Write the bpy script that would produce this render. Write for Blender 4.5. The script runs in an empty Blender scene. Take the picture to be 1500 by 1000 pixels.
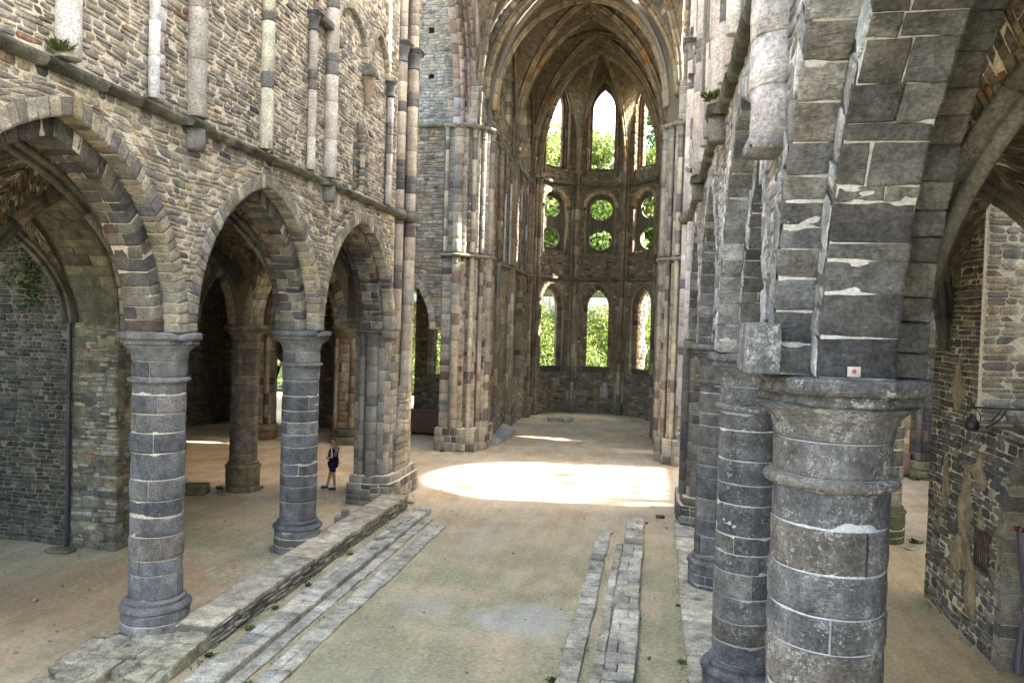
import bpy, math, random
import numpy as np
from mathutils import Vector, Matrix
PI = math.pi
sc = bpy.context.scene
COL = sc.collection

# ------------------------------------------------------------------ camera
YAW, PITCH, ROLL, FPX, CZ = 0.1885, 0.0247, 0.0296, 1107.74, 5.6026
_F = np.array([-math.sin(YAW)*math.cos(PITCH), math.cos(YAW)*math.cos(PITCH), -math.sin(PITCH)])
_R0 = np.array([math.cos(YAW), math.sin(YAW), 0.0]); _U0 = np.cross(_R0, _F)
_R = _R0*math.cos(ROLL)+_U0*math.sin(ROLL); _U = -_R0*math.sin(ROLL)+_U0*math.cos(ROLL)
cd = bpy.data.cameras.new('camera'); cam = bpy.data.objects.new('camera', cd); COL.objects.link(cam)
cd.sensor_width = 36; cd.lens = FPX*36/1500; cd.clip_start = 0.05; cd.clip_end = 2000
m = Matrix(((_R[0], _U[0], -_F[0], 0), (_R[1], _U[1], -_F[1], 0), (_R[2], _U[2], -_F[2], CZ), (0, 0, 0, 1)))
cam.matrix_world = m
sc.camera = cam
# ------------------------------------------------------------------ light
SUN_AZ_VEC = Vector((0.99, 0.10, 0)).normalized(); SUN_EL = math.radians(40)
w = bpy.data.worlds.new('World'); sc.world = w; w.use_nodes = True
nt = w.node_tree; bgn = nt.nodes['Background']
sky = nt.nodes.new('ShaderNodeTexSky'); sky.sky_type = 'NISHITA'; sky.sun_disc = False
sky.sun_elevation = SUN_EL; sky.sun_rotation = math.atan2(SUN_AZ_VEC.x, SUN_AZ_VEC.y)
sky.air_density = 1.0; sky.dust_density = 3.0; sky.ozone_density = 1.0
tint = nt.nodes.new('ShaderNodeMix'); tint.data_type = 'RGBA'; tint.blend_type = 'MULTIPLY'; tint.inputs[0].default_value = 1
nt.links.new(sky.outputs[0], tint.inputs[6]); tint.inputs[7].default_value = (1.07, .975, .83, 1)   # thin milky cloud over the blue
nt.links.new(tint.outputs[2], bgn.inputs[0]); bgn.inputs[1].default_value = 0.15
sl = bpy.data.lights.new('sun', 'SUN'); sl.energy = 3.4; sl.angle = math.radians(1.0); sl.color = (1, .95, .87)
so = bpy.data.objects.new('sun', sl); COL.objects.link(so); so.location = (30, 0, 60)
sdir = SUN_AZ_VEC*math.cos(SUN_EL)+Vector((0, 0, math.sin(SUN_EL)))
so.rotation_euler = sdir.to_track_quat('Z', 'Y').to_euler()
sc.view_settings.view_transform = 'Standard'; sc.view_settings.look = 'None'
sc.view_settings.exposure = 3.75; sc.view_settings.gamma = 1
sc.view_settings.use_curve_mapping = False
sc.render.engine = 'CYCLES'
sc.cycles.use_denoising = True
sc.cycles.max_bounces = 8; sc.cycles.diffuse_bounces = 4; sc.cycles.sample_clamp_indirect = 8
sc.cycles.caustics_reflective = False; sc.cycles.caustics_refractive = False

# ------------------------------------------------------------------ materials
def newmat(name):
    mt = bpy.data.materials.new(name); mt.use_nodes = True
    n = mt.node_tree; b = n.nodes['Principled BSDF']
    b.inputs['Specular IOR Level'].default_value = 0.25
    return mt, n, b
def N(n, t, **k):
    x = n.nodes.new(t)
    for a, v in k.items(): setattr(x, a, v)
    return x
def noise(n, pos, scale, detail=4, rough=.6):
    x = N(n, 'ShaderNodeTexNoise'); x.inputs['Scale'].default_value = scale
    x.inputs['Detail'].default_value = detail; x.inputs['Roughness'].default_value = rough
    n.links.new(pos, x.inputs['Vector']); return x.outputs['Fac']
def maprange(n, v, a, b, c, d):
    x = N(n, 'ShaderNodeMapRange'); n.links.new(v, x.inputs[0])
    for i, q in enumerate((a, b, c, d)): x.inputs[i+1].default_value = q
    return x.outputs[0]
def mathn(n, op, a, b=None):
    x = N(n, 'ShaderNodeMath', operation=op)
    for i, q in enumerate((a, b)):
        if q is None: continue
        if isinstance(q, (int, float)): x.inputs[i].default_value = q
        else: n.links.new(q, x.inputs[i])
    return x.outputs[0]
def mixc(n, fac, a, b, bt='MIX'):
    x = N(n, 'ShaderNodeMix', data_type='RGBA', blend_type=bt)
    if isinstance(fac, (int, float)): x.inputs[0].default_value = fac
    else: n.links.new(fac, x.inputs[0])
    for i, q in ((6, a), (7, b)):
        if isinstance(q, tuple): x.inputs[i].default_value = (*q[:3], 1)
        else: n.links.new(q, x.inputs[i])
    return x.outputs[2]
def bump(n, b, h, strength, dist):
    x = N(n, 'ShaderNodeBump'); x.inputs['Strength'].default_value = strength; x.inputs['Distance'].default_value = dist
    n.links.new(h, x.inputs['Height']); n.links.new(x.outputs[0], b.inputs['Normal'])

def stone_mat(name, bscale=22, bdist=.012, var=(.55, 1.4), lichcol=(.62, .63, .60), stain=(.30, .24, .12), stainamt=.25):
    mt, n, b = newmat(name)
    g = N(n, 'ShaderNodeNewGeometry'); pos = g.outputs['Position']
    at = N(n, 'ShaderNodeAttribute', attribute_name='col')
    n1 = noise(n, pos, 4.5, 6, .65); n2 = noise(n, pos, 30, 5, .7); n3 = noise(n, pos, 1.3, 3)
    v1 = maprange(n, n1, .3, .7, *var)
    c = mixc(n, 1, at.outputs['Color'], v1, 'MULTIPLY')
    v2 = maprange(n, n2, .34, .66, .58, 1.38)
    c = mixc(n, 1, c, v2, 'MULTIPLY')
    st = mathn(n, 'MULTIPLY', maprange(n, n3, .52, .72, 0, 1), stainamt)
    c = mixc(n, st, c, mixc(n, .65, stain, c, 'MIX'))
    sm = N(n, 'ShaderNodeMapping'); n.links.new(pos, sm.inputs[0]); sm.inputs['Scale'].default_value = (2.6, 2.6, .32)
    c = mixc(n, 1, c, maprange(n, noise(n, sm.outputs[0], 1.0, 5, .6), .36, .64, .74, 1.18), 'MULTIPLY')
    c = mixc(n, 1, c, maprange(n, noise(n, pos, .45, 3), .35, .65, .84, 1.14), 'MULTIPLY')
    # lichen speckle (alpha of the attribute = amount)
    ln = mathn(n, 'ADD', mathn(n, 'MULTIPLY', noise(n, pos, 62, 4, .75), .5), mathn(n, 'MULTIPLY', noise(n, pos, 17, 5, .75), .5)); lm = noise(n, pos, 3.4, 5, .7)
    la = mathn(n, 'MULTIPLY', maprange(n, lm, .4, .62, .15, 1), at.outputs['Alpha'])
    lt = mathn(n, 'SUBTRACT', .645, mathn(n, 'MULTIPLY', la, .185))
    x = N(n, 'ShaderNodeMapRange'); n.links.new(ln, x.inputs[0]); n.links.new(lt, x.inputs[1])
    n.links.new(mathn(n, 'ADD', lt, .07), x.inputs[2])
    lf = mathn(n, 'MULTIPLY', x.outputs[0], mathn(n, 'MINIMUM', mathn(n, 'MULTIPLY', at.outputs['Alpha'], 3), .8))
    c = mixc(n, lf, c, lichcol)
    n.links.new(c, b.inputs['Base Color'])
    b.inputs['Roughness'].default_value = .88
    bn = noise(n, pos, bscale, 8, .72)
    sw = N(n, 'ShaderNodeMapping'); n.links.new(pos, sw.inputs[0]); sw.inputs['Scale'].default_value = (1, 1, 5.5)
    bn2 = noise(n, sw.outputs[0], bscale*.45, 6, .65)
    hh = mathn(n, 'ADD', mathn(n, 'MULTIPLY', bn, .8), mathn(n, 'MULTIPLY', bn2, 1.6))
    bump(n, b, hh, 1.0, bdist)
    return mt
STONE = stone_mat('weathered_stone', bdist=.022)
SMOOTH = stone_mat('dressed_stone', bscale=35, bdist=.008, var=(.75, 1.2), stainamt=.18)
NEAR = stone_mat('near_bluestone', bscale=20, bdist=.035, var=(.5, 1.5), stain=(.2, .15, .08), stainamt=.2)
def plain(name, c, rough=.8, spec=.25, nscale=0, nd=.005, var=.2, metal=0):
    mt, n, b = newmat(name)
    b.inputs['Roughness'].default_value = rough; b.inputs['Specular IOR Level'].default_value = spec
    b.inputs['Metallic'].default_value = metal
    g = N(n, 'ShaderNodeNewGeometry')
    k = noise(n, g.outputs['Position'], nscale or 12, 5)
    cc = mixc(n, 1, (*c, 1), maprange(n, k, .3, .7, 1-var, 1+var), 'MULTIPLY')
    n.links.new(cc, b.inputs['Base Color'])
    if nscale: bump(n, b, k, .8, nd)
    return mt
MORTAR = plain('lime_mortar', (.54, .48, .38), .95, .1, 28, .012, .35)
MORTARD = plain('dark_mortar', (.17, .15, .12), .95, .1, 28, .012, .35)
MORTARB = plain('grey_white_mortar', (.46, .47, .48), .95, .1, 35, .01, .3)
WALLBACK = plain('wall_core', (.26, .23, .18), .95, .1, 5, .03, .45)

# ------------------------------------------------------------------ mesh helpers
def mk_mesh(name, V, faces, col=None):
    """V (n,3); faces list of index lists or list of (k,m) arrays; col (n,4) or 4-tuple"""
    me = bpy.data.meshes.new(name)
    V = np.asarray(V, float).reshape(-1, 3)
    arrs = []
    for f in faces:
        if isinstance(f, np.ndarray) and f.ndim == 2: arrs.append(f)
        else: arrs.append(np.asarray(f, int).reshape(1, -1))
    loops = np.concatenate([a.ravel() for a in arrs]) if arrs else np.zeros(0, int)
    tot = np.concatenate([np.full(len(a), a.shape[1]) for a in arrs]) if arrs else np.zeros(0, int)
    st = np.concatenate([[0], np.cumsum(tot)[:-1]]) if len(tot) else tot
    me.vertices.add(len(V)); me.vertices.foreach_set('co', V.ravel().astype(np.float32))
    me.loops.add(len(loops)); me.loops.foreach_set('vertex_index', loops.astype(np.int32))
    me.polygons.add(len(tot)); me.polygons.foreach_set('loop_start', st.astype(np.int32))
    me.polygons.foreach_set('loop_total', tot.astype(np.int32))
    me.update(calc_edges=True)
    if col is not None:
        ca = me.color_attributes.new('col', 'FLOAT_COLOR', 'POINT')
        c = np.asarray(col, float)
        if c.ndim == 1: c = np.tile(c, (len(V), 1))
        if c.shape[1] == 3: c = np.hstack([c, np.zeros((len(c), 1))])
        ca.data.foreach_set('color', c.ravel().astype(np.float32))
    return me
def link(name, me, mat, parent=None, kind=None, smooth=False, label=None):
    if parent is not None:
        off = np.array(parent['_o']) if '_o' in parent else np.zeros(3)
        if off.any():
            me.transform(Matrix.Translation(-Vector(off)))
    o = bpy.data.objects.new(name, me); COL.objects.link(o)
    if isinstance(mat, (list, tuple)):
        for q in mat: me.materials.append(q)
    else: me.materials.append(mat)
    if parent is not None:
        o.parent = parent; o['_o'] = tuple(float(x) for x in (parent['_o'] if '_o' in parent else (0, 0, 0)))
    if kind: o['kind'] = kind
    if label: o['label'] = label
    if smooth: me.polygons.foreach_set('use_smooth', np.ones(len(me.polygons), bool))
    return o
def thing(name, label, cat, loc=(0, 0, 0), group=None):
    o = bpy.data.objects.new(name, None); COL.objects.link(o); o.location = loc; o.empty_display_size = .2
    o['label'] = label; o['category'] = cat; o['_o'] = tuple(float(v) for v in loc)
    if group: o['group'] = group
    return o
def tagone(o, label, cat, group=None):
    o['label'] = label; o['category'] = cat
    if group: o['group'] = group
    return o
def merge(items):
    """items: list of (V, faces(list of lists), col4) -> one mesh data"""
    Vs, Fs, Cs, k = [], [], [], 0
    for V, F, c in items:
        V = np.asarray(V, float).reshape(-1, 3)
        for f in F:
            Fs.append(np.asarray(f, int).reshape(-1, np.asarray(f).shape[-1] if not isinstance(f, list) else len(f))+k)
        c = np.asarray(c, float)
        if c.ndim == 1: c = np.tile(c, (len(V), 1))
        if c.shape[1] == 3: c = np.hstack([c, np.zeros((len(c), 1))])
        Cs.append(c); Vs.append(V); k += len(V)
    return np.concatenate(Vs), Fs, np.concatenate(Cs)
def addm(name, items, mat, parent, kind=None, smooth=False, label=None):
    V, F, C = merge(items)
    return link(name, mk_mesh(name, V, F, C), mat, parent, kind, smooth, label)
_rw = np.random.RandomState(5)
_WD = _rw.normal(size=(14, 3)); _WP = _rw.rand(14)*6.28
def wob(P, scale, seed=0, octs=3):
    """cheap smooth noise in about [-1,1] on (..,3)"""
    P = np.asarray(P, float)*scale+seed*7.31; r = np.zeros(P.shape[:-1]); a = 1.0; s = 0
    for o in range(octs):
        for j in range(4):
            d = _WD[(o*4+j) % 14]
            r = r+a*np.sin(P@d*(1.9**o)+_WP[(o*4+j) % 14]+seed)
        s += a*2.0; a *= .6
    return r/s
def project(P):
    Q = np.asarray(P, float)-np.array([0, 0, CZ]); d = Q@_F
    dd = np.where(d < .05, .05, d)
    return 750+FPX*(Q@_R)/dd, 500-FPX*(Q@_U)/dd, d
def mix(cols, r, jit=.13):
    """random colour out of weighted palette [(w,(r,g,b)),...]"""
    t = r.random()*sum(c[0] for c in cols)
    for w_, c in cols:
        t -= w_
        if t <= 0: break
    k = 1+(r.random()*2-1)*jit*1.6; h = (r.random()*2-1)*jit*.35
    return (c[0]*k*(1+h), c[1]*k, c[2]*k*(1-h))
TAN = [(5, (.389, .344, .266)), (5, (.318, .293, .246)), (3, (.260, .244, .218)), (3, (.454, .403, .305)), (.7, (.351, .260, .182)), (.8, (.143, .136, .136)), (.8, (.546, .499, .403)), (.5, (.441, .376, .208))]
GREYT = [(4, (.269, .241, .190)), (4, (.213, .196, .168)), (2, (.314, .269, .202)), (1, (.224, .140, .101)), (1, (.101, .099, .106))]
DARKG = [(4, (.115, .11, .10)), (3, (.15, .145, .13)), (2, (.08, .08, .085)), (1, (.19, .16, .12)), (.5, (.13, .10, .085))]
MOSSY = [(4, (.15, .145, .09)), (3, (.19, .17, .11)), (2, (.11, .105, .08)), (1, (.22, .19, .13)), (.7, (.16, .10, .06))]
APSE = [(5, (.224, .186, .126)), (4, (.172, .146, .105)), (2, (.298, .246, .164)), (1.2, (.111, .102, .090)), (.7, (.403, .328, .224)), (.6, (.254, .149, .090))]
PIERC = [(4, (.26, .23, .18)), (4, (.22, .20, .165)), (2, (.30, .265, .21)), (.8, (.115, .082, .068)), (.6, (.08, .068, .065)), (.8, (.15, .14, .13))]
PIERU = [(4, (.225, .205, .17)), (4, (.20, .183, .155)), (2, (.25, .228, .185)), (.5, (.15, .12, .10))]
BLUE = [(4, (.165, .166, .174)), (3, (.195, .194, .198)), (2, (.135, .138, .148)), (1.3, (.225, .218, .205)), (.5, (.18, .165, .15))]
ARCHV = [(5, (.320, .288, .224)), (3, (.256, .237, .198)), (2, (.384, .346, .256)), (1, (.179, .166, .160)), (.5, (.422, .371, .218))]
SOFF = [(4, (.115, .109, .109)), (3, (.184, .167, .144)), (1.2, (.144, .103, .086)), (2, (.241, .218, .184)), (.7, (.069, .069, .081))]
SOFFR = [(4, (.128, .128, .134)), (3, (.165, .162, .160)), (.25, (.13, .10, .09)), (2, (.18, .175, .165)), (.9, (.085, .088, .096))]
WHITEY = [(4, (.52, .50, .49)), (3, (.60, .57, .54)), (2, (.42, .40, .38)), (1, (.50, .43, .40))]
WEBC = [(4, (.237, .179, .115)), (4, (.190, .148, .099)), (2, (.289, .229, .152)), (1, (.137, .115, .084)), (.6, (.366, .305, .213)), (.5, (.305, .168, .076))]
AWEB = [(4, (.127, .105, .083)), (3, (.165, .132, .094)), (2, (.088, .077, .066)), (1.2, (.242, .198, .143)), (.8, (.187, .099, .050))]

# --- stones on a patch --------------------------------------------------
def _ivals(v, u0, u1, act):
    cur = u0; out = []
    for uc, fn, vb, vt in act:
        h = fn(v); out.append((cur, max(cur, uc-h))); cur = max(cur, uc+h)
    out.append((cur, u1)); return out
def cells(u0, u1, va, vb, ops):
    vm = (va+vb)/2
    act = sorted([o for o in ops if o[2] < vm < o[3]], key=lambda o: o[0])
    A = _ivals(va, u0, u1, act); B = _ivals(vb, u0, u1, act)
    return [(a[0], a[1], b[0], b[1]) for a, b in zip(A, B)]
_OCT = [np.array([[i, (i+1) % 8, 8+(i+1) % 8, 8+i] for i in range(8)]+[[8+i, 8+(i+1) % 8, 16+(i+1) % 8, 16+i] for i in range(8)]), np.array([[16+i for i in range(8)]])]
def stones(M, u0, u1, v0, v1, ops=(), hr=(.07, .15), lr=(.14, .45), out=(.004, .035), gap=.017, ch=.42, warp=.024,
           pal=TAN, seed=1, bev=.012, lich=0.0, cull=True, tilt=.08, wf=1.0, vbreaks=()):
    r = random.Random(seed); P = []; C = []
    brks = sorted([b for b in vbreaks if v0 < b < v1]+[v1]); v = v0
    while v < v1-.01:
        vb = v+r.uniform(*hr)
        nb = next((b for b in brks if b > v+1e-6), v1)
        if vb > nb-hr[0]*.6: vb = nb
        for a0, a1, b0, b1 in cells(u0, u1, v, vb, ops):
            L = ((a1-a0)+(b1-b0))/2
            if L < .05: continue
            n = max(1, int(round(L/((lr[0]+lr[1])/2)))); ws = [r.uniform(*lr) for _ in range(n)]; s = sum(ws); t = 0
            for wk in ws:
                t2 = t+wk/s
                ua0, ua1 = a0+(a1-a0)*t, a0+(a1-a0)*t2; ub0, ub1 = b0+(b1-b0)*t, b0+(b1-b0)*t2
                sk = (r.random()-.5)*min(.03, (vb-v)*.25) if 0 < t else 0
                parts = [(v, vb)]
                if wf > .5 and (vb-v) > .11 and r.random() < .22:
                    mm = v+(vb-v)*r.uniform(.35, .65); parts = [(v, mm), (mm, vb)]
                for p0, p1 in parts:
                    f0, f1 = (p0-v)/(vb-v), (p1-v)/(vb-v)
                    q = [(ua0+(ub0-ua0)*f0, p0), (ua1+(ub1-ua1)*f0, p0), (ua1+(ub1-ua1)*f1, p1), (ua0+(ub0-ua0)*f1, p1)]
                    w_ = min(q[1][0]-q[0][0], q[2][0]-q[3][0]); w2 = max(q[1][0]-q[0][0], q[2][0]-q[3][0]); h_ = p1-p0
                    if w2 < .04: continue
                    P.append((q, r.uniform(*out), max(w_, .02), h_, [r.random() for _ in range(10)])); C.append(mix(pal, r))
                t = t2
        v = vb
    if not P: return np.zeros((0, 24, 3)), np.zeros((0, 4))
    Q = np.array([p[0] for p in P]); H = np.array([p[1] for p in P]); W = np.array([p[2] for p in P]); HH = np.array([p[3] for p in P]); RR = np.array([p[4] for p in P])
    # warp (shared field so the joints stay parallel)
    if warp:
        k = np.stack([Q[..., 0], Q[..., 1], np.full(Q.shape[:2], seed*.37)], -1)
        Q = Q+warp*np.stack([wob(k, 3.3, 1), wob(k, 4.1, 2)], -1)
    mn = np.minimum(W, HH); g = np.minimum(gap, mn*.18)
    cen = Q.mean(1, keepdims=True)
    sgn = np.array([[1, 1], [-1, 1], [-1, -1], [1, -1]])
    Q = Q+sgn[None]*g[:, None, None]*.5
    oct_ = []
    for i in range(4):
        a, b, c = Q[:, i], Q[:, (i-1) % 4], Q[:, (i+1) % 4]
        cc = (ch*mn*(.25+.75*RR[:, i]))[:, None]
        da = (b-a)/np.maximum(np.linalg.norm(b-a, axis=1, keepdims=True), 1e-4); dc = (c-a)/np.maximum(np.linalg.norm(c-a, axis=1, keepdims=True), 1e-4)
        oct_ += [a+da*cc, a+dc*cc]
    O = np.stack(oct_, 1)
    bb = np.minimum(bev, mn*.3)[:, None, None]
    ctr = O.mean(1, keepdims=True); dv = ctr-O; I = O+dv/np.maximum(np.linalg.norm(dv, axis=2, keepdims=True), 1e-4)*bb*1.3
    tu = (RR[:, 4]-.5)*tilt*2; tv = (RR[:, 5]-.5)*tilt*3
    def hh(X, base): return base[:, None]+tu[:, None]*(X[..., 0]-ctr[..., 0])+tv[:, None]*(X[..., 1]-ctr[..., 1])
    top = H; mid = H-bb[:, 0, 0]
    U = np.concatenate([O, O, I], 1); Hh = np.concatenate([np.full(O.shape[:2], -.03), np.maximum(hh(O, mid), -.02), hh(I, top)], 1)
    X = M(U[..., 0].ravel(), U[..., 1].ravel(), Hh.ravel()).reshape(-1, 24, 3)
    C = np.hstack([np.array(C), np.full((len(C), 1), float(lich))])
    if cull:
        px, py, d = project(X[:, 20]); k = (d > .3) & (px > -260) & (px < 1760) & (py > -260) & (py < 1260)
        X, C = X[k], C[k]
    return X, C
_HF = [[0, 1, 2, 3], [7, 6, 5, 4], [0, 4, 5, 1], [1, 5, 6, 2], [2, 6, 7, 3], [3, 7, 4, 0]]
_hidx = {}; _k = 0
for fi, f in enumerate(_HF):
    for v in f: _hidx[(fi, v)] = _k; _k += 1
_HQ = [[_hidx[(fi, v)] for v in f] for fi, f in enumerate(_HF)]
_HE = {}
for fi, f in enumerate(_HF):
    for i in range(4):
        a, b = f[i], f[(i+1) % 4]; _HE.setdefault(frozenset((a, b)), []).append((fi, a, b))
for e, l in _HE.items():
    (f1, a, b), (f2, c, d) = l; _HQ.append([_hidx[(f1, b)], _hidx[(f1, a)], _hidx[(f2, a)], _hidx[(f2, b)]])
_HT = []
for v in range(8): _HT.append([_hidx[(fi, v)] for fi, f in enumerate(_HF) if v in f])
HEXF = [np.array(_HQ), np.array(_HT)]
def hexes(c8, bev=.01, jit=0, seed=0):
    c8 = np.asarray(c8, float).reshape(-1, 8, 3)
    if jit: c8 = c8+np.random.RandomState(int(abs(seed)*13+7)).uniform(-jit, jit, c8.shape)
    V = np.zeros((len(c8), 24, 3))
    for fi, f in enumerate(_HF):
        for i in range(4):
            v, a, b = f[i], f[i-1], f[(i+1) % 4]
            da = c8[:, a]-c8[:, v]; db = c8[:, b]-c8[:, v]
            la = np.linalg.norm(da, axis=1, keepdims=True)+1e-6; lb = np.linalg.norm(db, axis=1, keepdims=True)+1e-6
            V[:, _hidx[(fi, v)]] = c8[:, v]+da/la*np.minimum(bev, la*.3)+db/lb*np.minimum(bev, lb*.3)
    return V
_WT = {}
def _wtopo(n):
    if n in _WT: return _WT[n]
    idx = {}; pts = []
    def vid(p):
        if p not in idx: idx[p] = len(pts); pts.append(p)
        return idx[p]
    F = []
    for ax in range(3):
        for sd in (0, n):
            for i in range(n):
                for j in range(n):
                    q = []
                    for di, dj in ((0, 0), (1, 0), (1, 1), (0, 1)):
                        p = [0, 0, 0]; p[ax] = sd; p[(ax+1) % 3] = i+di; p[(ax+2) % 3] = j+dj; q.append(vid(tuple(p)))
                    F.append(q if sd else q[::-1])
    _WT[n] = (np.array(pts)/n, [np.array(F)]); return _WT[n]
def worn(c8, n=5, rad=.014, amp=.004, seed=0, jit=0):
    """blocks with rounded, chipped, uneven edges; returns verts (N,k,3); topology from _wtopo(n)"""
    c8 = np.asarray(c8, float).reshape(-1, 8, 3)
    if jit: c8 = c8+np.random.RandomState(int(abs(seed)*13+7)).uniform(-jit, jit, c8.shape)
    st, F = _wtopo(n)
    # crowd the grid lines towards the edges
    st = np.where(st < .5, .5*(2*st)**1.5, 1-.5*(2*(1-st))**1.5)
    # corners: 0(0,0,0) 1(1,0,0) 2(1,1,0) 3(0,1,0) 4..7 with w=1
    ex = np.linalg.norm(c8[:, 1]-c8[:, 0], axis=1); ey = np.linalg.norm(c8[:, 3]-c8[:, 0], axis=1); ez = np.linalg.norm(c8[:, 4]-c8[:, 0], axis=1)
    L = np.stack([ex, ey, ez], 1)[:, None, :]+1e-4
    S = np.tile(st[None], (len(c8), 1, 1))
    def tri(S):
        s, t, w = S[..., :1], S[..., 1:2], S[..., 2:3]; g = lambda i: c8[:, None, i]
        return ((g(0)*(1-s)+g(1)*s)*(1-t)+(g(3)*(1-s)+g(2)*s)*t)*(1-w)+((g(4)*(1-s)+g(5)*s)*(1-t)+(g(7)*(1-s)+g(6)*s)*t)*w
    P = tri(S); k = np.clip(.55+.9*wob(P, 6, seed)+.5*wob(P, 17, seed+1), .15, 2.4)[..., None]
    k = k+np.clip(wob(P, 2.7, seed+4)-.5, 0, 1)[..., None]*1.3
    r = np.minimum(rad*k, L*.3); m_ = S*L; cl = np.clip(m_, r, L-r); dd = m_-cl; nd = np.linalg.norm(dd, axis=-1, keepdims=True)
    rr = np.minimum(r.min(-1, keepdims=True), nd+0*nd); out = cl+dd/np.maximum(nd, 1e-9)*np.minimum(nd, r.min(-1, keepdims=True))
    Q = tri(out/L); cen = c8.mean(1)[:, None]; v = Q-cen; v /= np.linalg.norm(v, axis=-1, keepdims=True)+1e-9
    return Q+v*(amp*(wob(P, 9, seed+2)+.8*wob(P, 26, seed+3)))[..., None]
def box8(x0, x1, y0, y1, z0, z1):
    return [(x0, y0, z0), (x1, y0, z0), (x1, y1, z0), (x0, y1, z0), (x0, y0, z1), (x1, y0, z1), (x1, y1, z1), (x0, y1, z1)]
def put(parent, X, C, mat, name='stone', topo=None, limit=300, stuff='stonework', minpx=9, smooth=False):
    """largest stones in the picture as parts, the rest joined"""
    if len(X) == 0: return
    topo = topo or _OCT
    C = np.asarray(C, float)
    if C.shape[1] == 3: C = np.hstack([C, np.zeros((len(C), 1))])
    px, py, d = project(X)
    w_ = px.max(1)-px.min(1); h_ = py.max(1)-py.min(1)
    cx, cy = px.mean(1), py.mean(1)
    vis = (d.min(1) > .3) & (cx > -30) & (cx < 1530) & (cy > -30) & (cy < 1030)
    size = np.where(vis, np.minimum(np.maximum(w_, h_), 1e4)*np.minimum(w_, h_)**.5, 0)
    big = vis & (np.maximum(w_, h_) >= minpx) & (np.minimum(w_, h_) >= 4)
    order = np.argsort(-size); pick = [i for i in order if big[i]][:limit]
    ps = set(pick)
    for i in pick:
        me = mk_mesh(name, X[i], topo, np.tile(C[i], (X.shape[1], 1)))
        link(name, me, mat, parent)
    rest = np.array([i for i in range(len(X)) if i not in ps], int)
    if len(rest):
        nv = X.shape[1]; off = (np.arange(len(rest))*nv)
        F = [(t[None]+off[:, None, None]).reshape(-1, t.shape[1]) for t in topo]
        o = link(stuff, mk_mesh(stuff, X[rest].reshape(-1, 3), F, np.repeat(C[rest], nv, 0)), mat, parent, 'stuff')
def backing(M, u0, u1, v0, v1, ops, T, dv=.12, du=50, front=0.0, extra=()):
    br = {v0, v1}|{round(o[2], 4) for o in ops if v0 < o[2] < v1}|{round(o[3], 4) for o in ops if v0 < o[3] < v1}|set(extra)
    hard = sorted(br); vs = []
    for a, b in zip(hard[:-1], hard[1:]):
        n = max(1, int(math.ceil((b-a)/dv))) if ops else 1
        vs += [a+(b-a)*i/n for i in range(n)]
    vs.append(hard[-1]); UVH = []; F = []
    def quad(pts):
        k = len(UVH); UVH.extend(pts); F.append([k, k+1, k+2, k+3])
    hs = set(hard)
    for va, vb in zip(vs[:-1], vs[1:]):
        for a0, a1, b0, b1 in cells(u0, u1, va, vb, ops):
            if (a1-a0) < 1e-4 and (b1-b0) < 1e-4: continue
            n = max(1, int(math.ceil((max(a1, b1)-min(a0, b0))/du)))
            for i in range(n):
                s, t = i/n, (i+1)/n
                A, B = a0+(a1-a0)*s, a0+(a1-a0)*t; Cc, D = b0+(b1-b0)*s, b0+(b1-b0)*t
                quad([(A, va, front), (B, va, front), (D, vb, front), (Cc, vb, front)])
                quad([(A, va, -T), (Cc, vb, -T), (D, vb, -T), (B, va, -T)])
                if va in hs: quad([(A, va, front), (A, va, -T), (B, va, -T), (B, va, front)])
                if vb in hs: quad([(Cc, vb, front), (D, vb, front), (D, vb, -T), (Cc, vb, -T)])
            quad([(a0, va, front), (b0, vb, front), (b0, vb, -T), (a0, va, -T)])
            quad([(a1, va, front), (a1, va, -T), (b1, vb, -T), (b1, vb, front)])
    U = np.array(UVH); return M(U[:, 0], U[:, 1], U[:, 2]), [np.array(F)]
def core(parent, M, u0, u1, v0, v1, ops, T, mat, name='wall_core', **k):
    V, F = backing(M, u0, u1, v0, v1, ops, T, **k)
    return link(name, mk_mesh(name, V, F, (.3, .27, .2, 0)), mat, parent)
def planeX(x, s):   # u = Y, v = Z, h along s*X
    return lambda u, v, h: np.stack([x+s*h, u+0*h, v+0*h], -1)
def planeY(y, s):   # u = X
    return lambda u, v, h: np.stack([u+0*h, y+s*h, v+0*h], -1)
def cylin(cx, cy, R): # h towards the axis, u = arc length, 0 = +Y
    return lambda u, v, h: np.stack([cx+(R-h)*np.sin(u/R), cy+(R-h)*np.cos(u/R), v+0*h], -1)

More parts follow.
